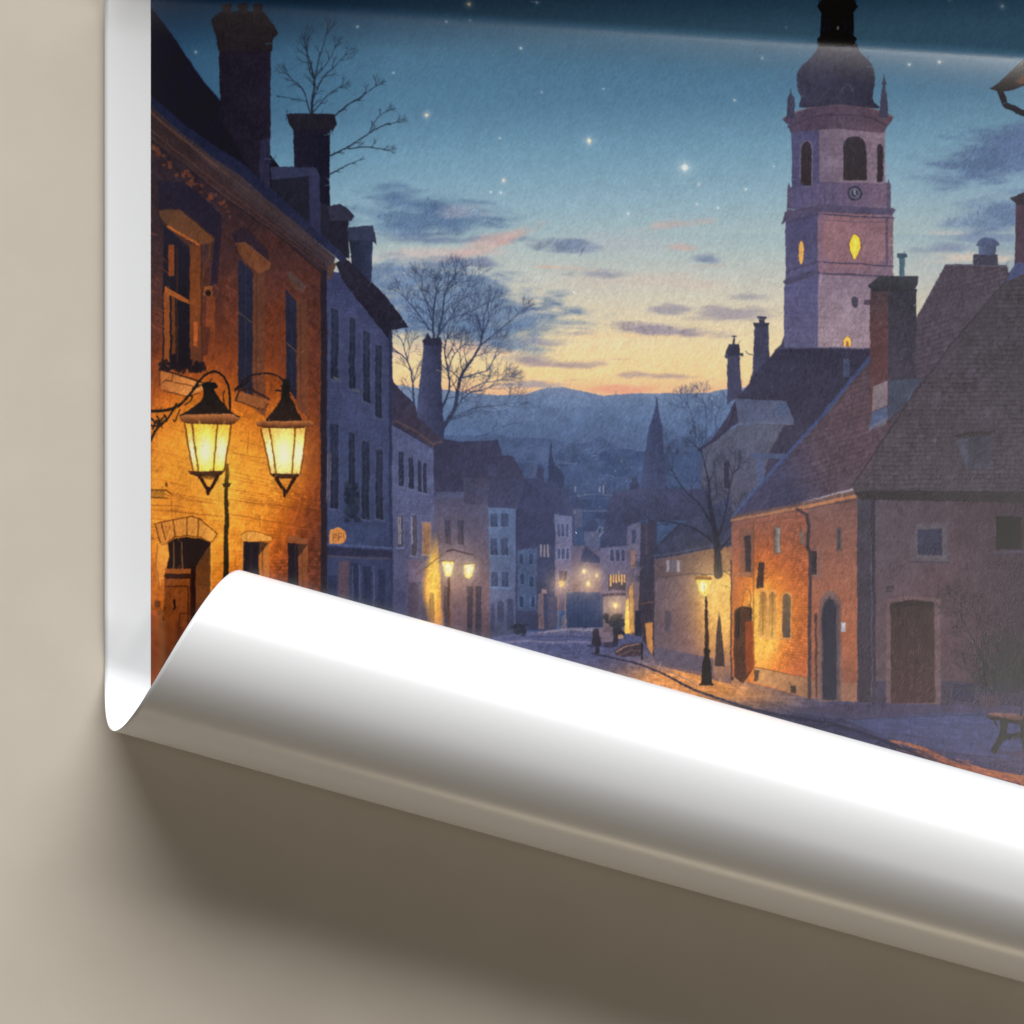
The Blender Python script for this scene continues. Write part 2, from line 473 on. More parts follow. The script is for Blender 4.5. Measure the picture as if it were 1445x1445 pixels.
    cloud(1400, 232, 135, 52, (90, 116, 160), .9, 35, -.16, rc); cloud(1440, 205, 80, 30, (88, 112, 156), .7, 45, -.3, rc); cloud(1330, 258, 60, 14, (96, 122, 162), .6, 44)
    cloud(1420, 308, 110, 34, (96, 122, 166), .85, 36, -.1, rc); cloud(1330, 352, 52, 9, (128, 142, 172), .8, 37); cloud(1385, 338, 60, 7, (118, 136, 172), .7, 38)
    cloud(1365, 366, 80, 10, (218, 196, 178), .7, 39, -.05); cloud(1340, 330, 44, 4, (200, 190, 186), .5, 40)
    # stars
    for x, y, r, a, c in [(603, 163, 2.4, 1, (255, 222, 180)), (832, 200, 3.0, 1, (255, 226, 190)), (967, 237, 4.2, 1, (250, 252, 255)), (662, 8, 2.4, .9, (240, 205, 160)),
                          (711, 255, 2.0, .9, (255, 225, 210)), (736, 69, 1.4, .9, (235, 240, 245)), (705, 195, 1.0, .8, (230, 240, 245)), (1037, 142, 1.2, .8, (230, 240, 245)), (986, 261, 1.3, .7, (240, 200, 190)),
                          (887, 302, 1.2, .8, (240, 245, 245)), (984, 289, 1.1, .8, (240, 245, 245)), (1014, 294, 1.1, .8, (240, 245, 245)), (1052, 268, 1.3, .8, (225, 240, 240)), (1283, 92, 1.7, .9, (235, 245, 250)),
                          (1326, 88, 2.0, .9, (240, 235, 225)), (1412, 12, 1.9, .8, (200, 215, 225)), (1338, 2, 1.4, .8, (210, 220, 230)), (277, 74, 1.3, .8, (200, 215, 230)), (505, 38, 1.2, .7, (210, 225, 235)), (556, 103, 1.1, .7, (210, 225, 235)),
                          (758, 6, 1.3, .7, (200, 210, 225)), (630, 32, 1.2, .7, (200, 210, 225)), (1076, 82, 1.3, .7, (210, 220, 230)), (811, 412, 1.2, .7, (255, 245, 230)), (693, 272, 1.1, .8, (230, 240, 245)), (707, 272, 1.4, .8, (240, 230, 220)),
                          (852, 126, .9, .6, (220, 230, 240)), (764, 130, .9, .6, (220, 230, 240)), (1110, 40, .9, .5, (200, 210, 225)), (1092, 235, .9, .7, (220, 235, 240)), (664, 30, .9, .5, (200, 215, 225)), (745, 405, .8, .5, (250, 240, 230))]:
        glow(x, y, r * 2.0, r * 2.0, c, a * .42, None, .8)
        b = box(x - 3 * r, y - 3 * r, x + 3 * r, y + 3 * r); X, Y = grid(b)
        m = np.clip(1.25 - np.hypot(X - x, Y - y) / r, 0, 1)
        e = elem('printed_star', {832: 'printed warm star in the middle of the dusk sky', 967: 'printed brightest white star left of the church tower', 603: 'printed pale oval star above the clouds'}[x]) if x in (603, 832, 967) else None
        put(b, np.clip(m * 1.5, 0, 1) * a, c, 1, e, 0)
    for s in ((0, 9), (9, 0)):
        seg((967 - s[0], 237 - s[1]), (967 + s[0], 237 + s[1]), .8, .8, (240, 248, 255), .45)

    # ---------------- hills ----------------
    def ridge(ys, c0, c1, h, e, rough, seed, tex=.04):
        xs = np.linspace(520, 1130, 240)
        base = np.interp(xs, [p[0] for p in ys], [p[1] for p in ys])
        base = base + (fbm(xs, xs * 0, 30, seed, 5) - .5) * rough
        poly(list(zip(xs, base)) + [(1130, 900), (520, 900)], vg((min(base), c0), (min(base) + h, c1)), e, 1, tex, 12)
    e = elem('printed_hills', 'printed blue hills rising in hazy ridges beyond the town')
    ridge([(520, 540), (600, 548), (700, 558), (740, 557), (772, 548), (795, 546), (822, 552), (852, 560), (880, 557), (930, 556), (1000, 554), (1060, 545), (1130, 540)], (126, 141, 172), (102, 127, 166), 26, e, 3, 51)
    ridge([(520, 560), (640, 572), (700, 580), (745, 569), (790, 576), (840, 574), (880, 574), (920, 571), (980, 572), (1130, 560)], (98, 123, 162), (90, 115, 156), 25, e, 5, 52)
    ridge([(520, 585), (640, 592), (700, 596), (760, 594), (820, 588), (880, 590), (940, 586), (1130, 580)], (88, 114, 156), (78, 103, 147), 50, e, 5, 53, .06)
    ridge([(520, 610), (690, 615), (740, 616), (790, 622), (830, 622), (848, 618), (872, 628), (910, 640), (960, 618), (1010, 615), (1130, 610)], (70, 92, 134), (62, 82, 123), 60, e, 13, 54, .12)
    ridge([(520, 640), (700, 650), (780, 655), (840, 640), (872, 630), (900, 640), (1130, 640)], (56, 76, 118), (54, 74, 114), 80, e, 16, 55, .12)
    e = elem('printed_distant_town', 'printed hazy blue rooftops of the far valley with a few pale lights')
    rect(815, 706, 880, 800, vg((706, (42, 62, 102)), (800, (44, 60, 98))), e)
    for i in range(60):
        x = rng.uniform(740, 900); y = rng.uniform(640, 780)
        poly([(x - 7, y), (x, y - 5), (x + 8, y), (x + 8, y + 8), (x - 7, y + 8)], rng.choice([(48, 66, 108), (40, 58, 98), (52, 72, 116), (38, 52, 92)]), e, .5)
    for x, y, h in ((812, 686, 9), (847, 687, 9), (853, 685, 13)):
        rect(x - 1.2, y, x + 1.2, y + h, (150, 150, 168), e, .85)
    for (p, q) in (((815, 701), (840, 698)), ((846, 699), (876, 700)), ((790, 654), (816, 655)), ((862, 672), (868, 676)), ((835, 643), (842, 643)), ((805, 722), (862, 722)), ((810, 657), (815, 653))):
        seg(p, q, 1.3, 1.0, (124, 134, 160), .7, None)

    for i in range(34):
        x = rng.uniform(745, 905); y = rng.uniform(640, 735)
        ell(x, y, .8, 1.1, rng.choice([(150, 148, 160), (190, 160, 120), (120, 132, 164)]), None, .75, 0)
    # ---------------- bare trees ----------------
    TR = (58, 70, 102); TD = (44, 52, 78)
    e = elem('printed_tree', 'printed tall bare winter tree behind the tapered chimney at left centre')
    stem([(624, 606), (641, 577), (650, 537), (660, 518), (677, 490), (681, 472)], 6, 2.2, TD, e, 3, 26, 2, 1.3)
    stem([(678, 488), (700, 470), (722, 452), (732, 444)], 2.2, .8, TR, e, 4, 13, 2)
    stem([(639, 585), (658, 558), (689, 548)], 2.6, 1.2, TR, e, 3, 22, 2); stem([(652, 535), (672, 528), (690, 521), (702, 495)], 2.2, 1, TR, e, 4, 14, 2)
    stem([(632, 594), (668, 577), (712, 572)], 2, .8, TR, e, 3, 18, 2); stem([(660, 622), (690, 612), (720, 600)], 1.4, .8, TR, e, 4, 12, 1)
    stem([(646, 560), (680, 542), (712, 536)], 1.6, .8, TR, e, 4, 13, 2)
    stem([(612, 480), (612, 456), (614, 423), (616, 412)], 3.2, 1.2, TD, e, 3, 16, 2); stem([(612, 456), (604, 431), (596, 410)], 2.2, .9, TR, e, 3, 19, 2)
    stem([(618, 478), (625, 444), (627, 419), (632, 405)], 2.8, 1, TD, e, 3, 20, 2)
    stem([(620, 473), (635, 452), (660, 442), (682, 430)], 2.6, .9, TR, e, 4, 16, 2); stem([(632, 455), (650, 425), (660, 405)], 1.8, .8, TR, e, 3, 20, 2)
    stem([(606, 466), (594, 448), (581, 431), (572, 420)], 2.6, .9, TR, e, 4, 14, 2)
    stem([(625, 575), (635, 548), (633, 523), (628, 494), (632, 478)], 3.4, 1.4, TD, e, 3, 24, 2); stem([(633, 524), (642, 500), (656, 486)], 1.6, .8, TR, e, 3, 20, 2)
    e2 = elem('printed_tree', 'printed slender bare tree at the corner of the slate blue house')
    stem([(584, 572), (583, 539), (575, 510), (556, 494)], 3, 1.0, TD, e2, 3, 18, 2); stem([(576, 512), (570, 488), (560, 470)], 1.8, .8, TR, e2, 3, 18, 2)
    stem([(583, 545), (590, 520), (600, 500)], 1.4, .8, TR, e2, 4, 16, 1)
    e3 = elem('printed_tree', 'printed bare tree tangle behind the gabled house at right centre')
    for p in ([(982, 640), (981, 605), (976, 585), (970, 572)], [(996, 640), (997, 605), (996, 580), (992, 566)], [(1011, 610), (1010, 590), (1015, 578)], [(958, 700), (948, 660), (938, 630)],
              [(990, 700), (985, 660), (965, 640)], [(1012, 760), (1000, 700), (985, 660), (965, 640)], [(1008, 720), (975, 690), (945, 680)]):
        stem(p, 2.2, 1.0, (62, 78, 116), e3, 3, 13, 2, 1.0)
    e4 = elem('printed_tree', 'printed bare saplings silhouetted above the second chimney at upper left')
    TB = (34, 44, 62)
    stem([(441, 161), (441, 140), (444, 120), (440, 95), (432, 70)], 4, 1.2, TB, e4, 4, 14, 1)
    stem([(442, 140), (455, 112), (472, 96), (488, 78)], 2.0, .8, TB, e4, 4, 12, 1); stem([(443, 120), (450, 85), (462, 45)], 2, .8, TB, e4, 4, 13, 1)
    stem([(438, 160), (428, 128), (412, 112), (404, 105)], 1.8, .7, TB, e4, 4, 11, 1); stem([(444, 158), (462, 135), (482, 122)], 1.6, .8, TB, e4, 4, 9, 1)
    stem([(441, 110), (434, 85), (436, 55)], 1.5, .7, TB, e4, 4, 11, 1); stem([(446, 108), (462, 90), (474, 66)], 1.4, .7, TB, e4, 4, 10, 1)
    stem([(470, 166), (492, 148), (512, 136), (530, 122)], 2.2, .9, TB, e4, 5, 10, 1); stem([(466, 220), (490, 208), (520, 190), (542, 178), (562, 173)], 2.4, .8, TB, e4, 5, 9, 1)
    stem([(490, 210), (520, 208), (545, 212)], 1.6, .8, TB, e4, 4, 9, 1); stem([(466, 246), (485, 236), (508, 226)], 2, .8, TB, e4, 6, 8, 0); stem([(424, 143), (405, 138), (395, 137)], 1.2, .7, TB, None, 9, 5, 0)
    stem([(520, 190), (532, 168), (545, 158)], 1.4, .7, TB, e4, 5, 9, 1)

    # ---------------- far church spire, right-centre ----------------
    e = elem('printed_church', 'printed dim blue church with a needle spire in the valley')
    poly([(927, 558), (930, 580), (933, 592), (935, 600), (937, 640), (944, 700), (904, 702), (909, 650), (916, 605), (920, 594), (924, 580)], vg((558, (58, 68, 104)), (610, (50, 58, 92)), (700, (54, 62, 96))), e)
    e = elem('printed_church', 'printed small dark turret with a pointed cap behind the left rooftops')
    poly([(778, 622), (782, 654), (796, 672), (796, 735), (773, 735), (774, 660)], (36, 45, 76), e)

    # ---------------- gabled grey house behind (right centre) ----------------
    H1 = elem('printed_house', 'printed grey gabled house with dark steep roof below the church tower')
    poly([(1000, 628), (1042, 600), (1108, 598), (1100, 740), (990, 740), (990, 640)], vg((600, (84, 88, 110)), (740, (70, 70, 92))), H1)
    R = elem('printed_roof', None, H1)
    # ---------------- church tower ----------------
    T = elem('printed_church_tower', 'printed pink stone clock tower with a dark onion dome and lit windows')
    poly([(1107, 404), (1155, 386), (1157, 495), (1107, 495)], vg((390, (84, 84, 126)), (495, (92, 92, 130))), T)
    poly([(1155, 386), (1262, 392), (1262, 495), (1155, 495)], vg((390, (132, 113, 134)), (495, (156, 134, 148))), T)
    poly([(1109, 310), (1155, 299), (1156, 390), (1109, 404)], vg((310, (76, 76, 114)), (400, (86, 84, 122))), T)
    poly([(1155, 299), (1261, 304), (1261, 394), (1155, 388)], lg((1155, 300), (140, 104, 116), (1261, 380), (122, 100, 120)), T)
    ell(1210, 340, 52, 40, (168, 108, 108), None, .25)
    for p in ([(1108, 402), (1155, 386), (1262, 391)], [(1110, 384), (1155, 370), (1261, 376)], [(1110, 314), (1156, 303), (1261, 308)]):
        path(p, 2.2, 2.2, (70, 66, 96), .9, T)
    path([(1160, 312), (1252, 314)], 1.5, 1.5, (104, 80, 104), .8); rect(1157, 300, 1163, 386, (120, 96, 120), T, .6); rect(1250, 306, 1254, 376, (92, 76, 104), T, .8)
    poly([(1105, 398), (1110, 394), (1155, 380), (1157, 386), (1109, 402)], (74, 72, 104), T)
    poly([(1107, 300), (1154, 289), (1262, 294), (1265, 297), (1259, 304), (1154, 300), (1109, 312), (1103, 318)], (82, 76, 106), T)
    path([(1108, 299), (1154, 288), (1263, 294)], 1.3, 1.3, (138, 126, 146), .8)
    poly([(1112, 266), (1155, 255), (1249, 257), (1257, 262), (1258, 294), (1153, 289), (1110, 299)], lg((1112, 270), (84, 82, 122), (1258, 270), (116, 94, 118)), T)
    path([(1113, 267), (1155, 256), (1256, 260)], 1.6, 1.6, (74, 68, 98), .9)
    for x in (1122, 1133, 1146, 1164, 1176): seg((x, 268), (x, 290), 1.8, 1.8, (76, 72, 104), .6)
    poly([(1117, 178), (1156, 174), (1157, 258), (1118, 268)], vg((178, (84, 84, 126)), (268, (78, 76, 112))), T)
    poly([(1156, 174), (1250, 178), (1249, 260), (1156, 257)], lg((1156, 200), (118, 103, 126), (1250, 200), (132, 112, 130)), T)
    seg((1156, 186), (1156, 256), 2, 2, (84, 78, 110), .8); rect(1163, 190, 1168, 254, (116, 98, 130), T, .6)
    for a in (arch(1190, 192, 1223, 255), arch(1131, 200, 1146, 262, 10, 12), arch(1238, 203, 1247, 257, 8, 8)):
        w = elem('printed_window', 'printed dark belfry opening', T)
        poly([(x + (1.5 if x > (a[0][0] + a[-1][0]) / 2 else -1.5), y - 1.2) for x, y in a], (128, 108, 134), T, .8)
        poly(a, vg((190, (58, 54, 66)), (260, (52, 46, 52))), w)
    d = elem('printed_roof', 'printed slate coloured onion dome', T)
    poly([(1105, 169), (1118, 160), (1150, 151), (1185, 148), (1220, 150), (1250, 158), (1263, 165), (1254, 178), (1249, 188), (1184, 182), (1117, 188), (1112, 176)], lg((1105, 160), (80, 70, 96), (1262, 170), (96, 76, 92)), T)
    path(curve([(1106, 168), (1118, 161), (1150, 152), (1185, 149), (1220, 151), (1262, 165)], 6), 1.6, 1.6, (128, 104, 108), .8)
    path(curve([(1113, 180), (1150, 166), (1185, 163), (1225, 165), (1253, 178)], 6), 2, 2, (66, 58, 80), .8)
    for x in range(1160, 1240, 7): seg((x, 165), (x + 1, 172), 1.5, 1.5, (70, 60, 84), .6)
    dome = [(1156, 60), (1204, 60), (1214, 74), (1228, 88), (1234, 102), (1235, 115), (1232, 130), (1233, 143), (1240, 153), (1185, 149), (1131, 153), (1131, 139), (1126, 126), (1125, 108), (1131, 94), (1145, 82), (1152, 72)]
    poly(curve(dome + [dome[0]], 4), lg((1125, 70), (64, 64, 90), (1235, 140), (54, 54, 76)), d, 1, .1)
    path([(1188, 130), (1194, 120), (1200, 120), (1204, 130)], 1, 1, (108, 104, 116), .6)
    l = elem('printed_lantern', 'printed black open lantern crowning the dome', T)
    poly([(1152, 12), (1160, 0), (1165, -30), (1172, -70), (1180, -120), (1184, -150), (1188, -120), (1194, -70), (1200, -30), (1203, 0), (1209, 12), (1204, 20), (1204, 52), (1209, 56), (1204, 66), (1156, 66), (1154, 56), (1158, 52), (1158, 20)], (14, 16, 26), l)
    for x in (1164, 1171, 1192, 1199): seg((x, 30), (x, 46), 1.6, 1.6, (34, 62, 92), .8)
    ell(1182, 41, 2, 2.8, (120, 130, 130))
    for x, y0, y1 in ((1116.5, 122, 168), (1248, 102, 166)):
        p = elem('printed_pinnacle', None, T)
        poly([(x, y0), (x + 1.5, y0 + 12), (x + 5, y0 + 16), (x + 2, y0 + 19), (x + 5, y1 - 30), (x + 6, y1), (x - 6, y1), (x - 4.5, y1 - 30), (x - 2, y0 + 19), (x - 4, y0 + 16), (x - 1.5, y0 + 12)], (66, 66, 92), p)
    for x, y0, y1 in ((1113.5, 258, 300), (1254, 252, 296)):
        poly([(x, y0), (x + 3, y0 + 10), (x + 3.5, y1), (x - 3, y1), (x - 2, y0 + 10)], (88, 80, 106), T)
    k = elem('printed_clock', 'printed small round clock under the belfry', T)
    ell(1207, 273, 10.5, 10.5, (58, 58, 80), k); ell(1207, 273, 7, 7.4, (98, 98, 118), k); ell(1207, 273, 5, 5.4, (60, 60, 82), k); seg((1207, 274), (1207, 268), 1.6, 1.2, (170, 172, 180)); seg((1207, 274), (1210, 276), 1.4, 1, (150, 152, 160))
    for pts, c in (([(1131.5 + 3.6 * math.cos(t), 357 + 16.5 * math.sin(t)) for t in np.linspace(0, 6.28, 24)], (236, 176, 88)),
                   ([(1207 + 7.8 * math.cos(t) * (1 - .58 * max(0, math.sin(t))), 349 + 18 * math.sin(t)) for t in np.linspace(0, 6.28, 30)], (254, 206, 56)),
                   (arch(1190.5, 475, 1201.5, 489, 9, 8), (246, 190, 82))):
        w = elem('printed_window', 'printed yellow lit tower window', T)
        cx = sum(p[0] for p in pts) / len(pts); cy = sum(p[1] for p in pts) / len(pts)
        poly([(cx + (x - cx) * 1.14, cy + (y - cy) * 1.06) for x, y in pts], (96, 62, 84), T); poly(pts, c, w, 1, .05)
    seg((1207, 340), (1207, 364), 4, 2, (255, 232, 110), .6); rect(1194, 482, 1198, 489, (150, 96, 60))
    ell(1207, 427, 4.8, 8, (70, 66, 86), elem('printed_window', 'printed small dark oval opening', T))
    rect(1219, 424, 1228, 431, (84, 70, 94)); path([(1124, 420), (1126, 434), (1128, 420)], 1, 1, (64, 62, 96), .7)
    hlines((1105, 186, 1262, 495), 7, 0, .07, [T], 4)
    # ---------------- rest of the grey gabled house ----------------
    poly([(1095, 495), (1103, 486), (1107, 474), (1107, 495)], (58, 58, 84), R)
    poly([(1086, 505), (1095, 493), (1228, 492), (1228, 540), (1150, 600), (1096, 690), (1075, 700), (1085, 640), (1108, 600), (1040, 598), (1012, 620), (985, 637), (984, 633), (1003, 622), (1026, 590), (1036, 568), (1058, 540), (1062, 525)],
         lg((1090, 495), (50, 50, 74), (1090, 690), (62, 58, 80)), R, 1, .1)
    path([(1098, 492), (1228, 492)], 2, 2, (70, 70, 100), .8); path([(985, 637), (1012, 620), (1030, 600), (1040, 570)], 2.4, 2.4, (48, 46, 68), .9)
    path([(1012, 700), (1008, 650)], 2, 2, (46, 46, 68), .7)
    d = elem('printed_dormer', 'printed pale slate dormer roof', H1)
    poly([(1037, 563), (1110, 566), (1121, 594), (1120, 599), (1043, 597)], lg((1037, 563), (78, 86, 118), (1120, 598), (88, 96, 126)), d); seg((1043, 597), (1120, 599), 1.6, 1.6, (106, 112, 136), .8)
    rect(1096, 570, 1112, 586, (72, 92, 130), d, .7); rect(1190, 507, 1199, 533, (74, 86, 120), R, .7)
    poly([(1058, 640), (1116, 640), (1116, 647), (1060, 648)], (72, 82, 118), H1); rect(1068, 648, 1078, 700, (74, 88, 126), H1, .8); rect(1034, 648, 1042, 720, (86, 84, 104), H1, .6); rect(1022, 652, 1030, 690, (48, 48, 70), elem('printed_window', None, H1))
    for pts, cap, lab in (([(1027, 500), (1044, 500), (1046, 540), (1048, 556), (1026, 572)], [(1025, 497), (1029, 486), (1043, 486), (1045, 500), (1047, 503), (1025, 504)], 'printed chimney with a thin finial beside the taller stack'),
                          ([(1065, 460), (1085, 460), (1086, 505), (1062, 532)], [(1063, 456), (1087, 456), (1085, 462), (1065, 462)], 'printed taller chimney stack at the end of the ridge')):
        c = elem('printed_chimney', lab, H1); poly(pts, (62, 64, 92), c); poly(cap, (52, 54, 78), c)
    seg((1035, 486), (1036, 476), 3.4, 2.2, (56, 58, 82)); seg((1033, 475), (1039, 475), 1.5, 1.5, (56, 58, 82)); rect(1072, 450, 1080, 457, (56, 56, 80)); seg((1071, 449), (1081, 449), 3.6, 3.6, (60, 60, 84))
    path([(1064, 503), (1055, 500), (1053, 496)], 1.2, 1, (74, 76, 100)); rect(1024, 499, 1027, 506, (70, 72, 96)); rect(1045, 499, 1049, 504, (60, 62, 86))

    # ---------------- left row of far houses ----------------
    def house(label, wall, col, roof=None, rcol=(44, 48, 78)):
        h = elem('printed_house', label)
        poly(wall, col, h)
        if roof: poly(roof, rcol, elem('printed_roof', None, h), 1, .1)
        return h
    # far roofs cluster
    for i in range(22):
        x = rng.uniform(700, 905); y = 690 + 0.32 * rng.uniform(0, 200) + .1 * abs(x - 800); w = rng.uniform(9, 18); hh = rng.uniform(14, 30)
        wc = rng.choice([(66, 80, 118), (84, 88, 122), (74, 76, 108), (58, 72, 112)]); rc_ = rng.choice([(44, 52, 86), (52, 52, 82), (40, 50, 84)])
        k = elem('printed_house', None)
        poly([(x - w, y), (x + w, y), (x + w, y + hh), (x - w, y + hh)], wc, k, .9)
        poly([(x - w - 1.5, y + 1), (x - w * .4, y - hh * .55), (x + w * .5, y - hh * .55), (x + w + 1.5, y + 1)], rc_, elem('printed_roof', None, k), .95)
        for j in range(3):
            if rng.random() < .8: rect(x - w * .6 + j * w * .55, y + 4, x - w * .6 + j * w * .55 + 2, y + 8, rng.choice([(40, 50, 84), (150, 130, 120), (46, 54, 86)]), None, .8)
    h = house('printed dark gabled roofs massed behind the pale blue house', [(735, 690), (800, 690), (812, 735), (812, 790), (735, 790)], (50, 54, 88), [(738, 676), (752, 660), (768, 660), (768, 690), (800, 725), (808, 740), (730, 770), (722, 700)], (46, 50, 84))
    rect(741, 656, 758, 676, (66, 80, 120), h, .8); rect(759, 658, 765, 676, (42, 48, 78), h)
    h7 = house('printed narrow tall pale mauve house at the end of the left row', [(783, 727), (808, 730), (808, 862), (784, 862)], vg((727, (104, 110, 150)), (800, (112, 98, 124)), (862, (90, 74, 92))))
    for y0, y1 in ((740, 758), (775, 790)):
        for x in (787, 793, 799): win(x, y0, x + 4, y1, elem('printed_window', None, h7), (66, 76, 116), (128, 128, 162), .8, 0, False, False)
    win(789, 806, 801, 820, elem('printed_window', None, h7), (64, 54, 76), (150, 130, 140), .8, 0, False)
    h6 = house('printed dark house with a lit upper window between the pale facades', [(728, 740), (783, 735), (784, 890), (728, 890)], vg((735, (48, 52, 84)), (890, (50, 54, 82))), [(722, 700), (740, 676), (768, 700), (784, 740), (784, 770), (728, 776)], (42, 44, 74))
    poly([(731, 777), (758, 775), (758, 862), (731, 862)], vg((775, (62, 80, 116)), (862, (55, 68, 102))), h6)
    for x, y in ((733, 782), (747, 782), (735, 810), (748, 814), (734, 842), (750, 842)): win(x, y, x + 6, y + 15, elem('printed_window', None, h6), (42, 54, 88), (72, 96, 138), .8, 0, False, False)
    w = elem('printed_window', 'printed pale shuttered window', h6); rect(762, 769, 778, 787, (60, 58, 80), w)
    for x in (764, 769, 774): seg((x, 770), (x, 786), 2, 2, (170, 156, 160), .85)
    rect(765, 832, 772, 838, (150, 118, 120), h6); rect(760, 838, 768, 888, (112, 88, 92), h6, .8); rect(774, 842, 786, 886, (66, 64, 88), h6, .9); rect(730, 868, 760, 890, (44, 50, 80), h6, .8)
    h5 = house('printed pale blue town house with three rows of windows', [(690, 716), (728, 718), (728, 900), (690, 900)], vg((716, (80, 100, 140)), (800, (78, 94, 132)), (860, (78, 82, 112)), (900, (56, 60, 86))))
    for y0, y1 in ((725, 744), (760, 784), (808, 828)):
        for x in (693, 708): win(x, y0, x + 10, y1, elem('printed_window', None, h5), (54, 66, 100), (84, 104, 144), 1, .02)
    poly(arch(703, 848, 712, 878), (54, 58, 86), elem('printed_door', None, h5)); poly(arch(693, 852, 699, 890), (56, 60, 90), elem('printed_door', None, h5)); poly(arch(716, 844, 726, 890), (54, 60, 90), elem('printed_door', None, h5))
    h4 = house('printed shabby brown house with a big dark mansard roof behind the twin lamps', [(611, 686), (690, 700), (692, 900), (611, 900)], vg((690, (70, 70, 98)), (760, (84, 76, 98)), (830, (104, 80, 88)), (900, (80, 62, 74))),
               [(612, 700), (612, 630), (626, 620), (648, 624), (704, 622), (708, 643), (724, 645), (738, 668), (742, 690), (728, 718), (690, 716), (690, 698), (655, 672), (655, 695)], vg((620, (46, 46, 70)), (716, (52, 52, 80))))
    rect(655, 673, 690, 712, (62, 58, 82), h4, .8); rect(690, 655, 702, 672, (64, 66, 98), h4, .5); rect(614, 694, 654, 704, (72, 78, 110), h4, .7); seg((655, 673), (692, 673), 2, 2, (44, 44, 66), .9)
    for x in (660, 670, 680): seg((x, 676), (x, 712), 1, 1, (48, 46, 68), .6)
    for x in (628, 646): win(x, 734, x + 9, 768, elem('printed_window', None, h4), (52, 52, 76), (80, 76, 98), 1, .1, False)
    for x, x1 in ((627, 636), (660, 668), (672, 680)): poly([(x, 828), (x1, 828), (x1, 900), (x, 900)], (52, 46, 62), elem('printed_door', None, h4))
    for i in range(16):
        x = rng.uniform(616, 688); seg((x, rng.uniform(700, 760)), (x + 2, rng.uniform(780, 860)), 1.2, .8, rng.choice([(60, 56, 80), (112, 96, 110), (90, 70, 84)]), .45)
    # tapered chimney
    c = elem('printed_chimney', 'printed tall tapered chimney in front of the bare tree', None)
    poly([(599, 482), (624, 484), (623, 540), (627, 606), (626, 625), (586, 605), (592, 545)], lg((590, 560), (66, 72, 108), (626, 560), (46, 50, 78)), c, 1, .1)
    poly([(597, 481), (600, 478), (604, 470), (608, 478), (622, 477), (625, 486), (622, 490), (598, 487)], (44, 46, 70), c)
    h3 = house('printed pale lilac house whose right edge is lit yellow', [(552, 590), (613, 630), (613, 900), (552, 900)], vg((590, (78, 86, 126)), (700, (80, 86, 124)), (800, (70, 72, 104)), (900, (54, 56, 82))))
    ro = elem('printed_roof', None, h3)
    poly([(551, 528), (556, 540), (586, 572), (590, 590), (626, 622), (612, 632), (552, 600)], vg((530, (50, 48, 72)), (630, (60, 54, 72))), ro, 1, .1)
    path([(560, 596), (588, 610), (612, 628), (624, 624)], 3, 3, (92, 70, 72), .8, ro); path([(556, 600), (612, 634)], 1.6, 1.6, (46, 44, 66), .9)
    for x, y0, y1 in ((563, 638, 686), (577, 646, 690), (590, 650, 694), (598, 653, 696)): win(x, y0, x + (7 if x < 585 else 5), y1, elem('printed_window', None, h3), (44, 48, 74), (86, 92, 128), 1, .15)
    for x, y0, y1 in ((561, 727, 772), (581, 727, 784)): win(x, y0, x + 8, y1, elem('printed_window', 'printed window with pale curtains', h3), (70, 66, 86), (92, 98, 138), 1, .1)
    for x in (562.5, 565, 581): seg((x, 730), (x + .5, 768), 1.6, 1.6, (176, 168, 178), .65)
    win(597, 738, 608, 782, elem('printed_window', 'printed window glowing orange', h3), (150, 104, 78), (130, 110, 118), 1.2, .1)
    for x0, x1, y0 in ((577, 592, 822), (595, 603, 830), (604, 613, 836)): poly(arch(x0, y0, x1, 900, 8, 12), (62, 54, 76), elem('printed_door', None, h3))
    rect(562, 836, 573, 880, (58, 60, 92), elem('printed_door', None, h3))
    rect(577, 790, 600, 822, (110, 84, 108), h3, .5)
    b = box(590, 740, 640, 900); X, Y = grid(b)       # painted yellow pool on the wall
    edge = np.clip((X - 598 - 5 * np.sin(Y / 17.)) / 9, 0, 1) * np.clip((622 + (Y - 800) * .06 - X) / 2, 0, 1) * np.clip((Y - 752) / 40, 0, 1)
    put(b, edge, lambda X, Y: ramp(gauss(X, Y, 612, 818, 9, 44), [(0, (128, 84, 74)), (.4, (214, 140, 58)), (1, (252, 192, 66))]), .95, h3, .06)
    poly(arch(606, 836, 614, 900, 8, 10), (116, 82, 56), h3, .7)
    # slate blue house
    h2 = house('printed tall slate blue house with long narrow windows next to the brick house', [(456, 382), (484, 386), (554, 470), (554, 900), (456, 900)], vg((382, (58, 64, 102)), (520, (62, 68, 104)), (680, (60, 69, 106)), (760, (52, 61, 95)), (900, (42, 47, 72))))
    ro = elem('printed_roof', 'printed dark overhanging eave', h2)
    poly([(474, 372), (487, 364), (525, 398), (545, 418), (577, 463), (553, 467), (549, 480), (542, 470), (505, 424), (482, 392)], vg((365, (42, 40, 56)), (467, (36, 36, 52))), ro, 1, .1)
    seg((551, 470), (553, 900), 4, 5, (42, 48, 78), .9, h2)
    for x, y0, y1, w_ in ((467, 434, 534, 11), (493, 448, 548, 9), (513, 466, 566, 10), (530, 486, 588, 9), (466, 598, 716, 12), (492, 610, 688, 9), (511, 622, 732, 11), (531, 634, 732, 10)):
        win(x, y0, x + w_, y1, elem('printed_window', None, h2), (44, 50, 74), (66, 73, 106), 1.6, .35 if y0 < 590 else .2)
    for x, y in ((470, 531), (498, 548)): poly([(x, y), (x + 9, y + 4), (x + 12, y + 9), (x + 2, y + 4)], (84, 84, 96), h2)
    for x in (463, 467): seg((x, 640), (x - 1, 710), 1.4, 1, (170, 138, 130), .45)
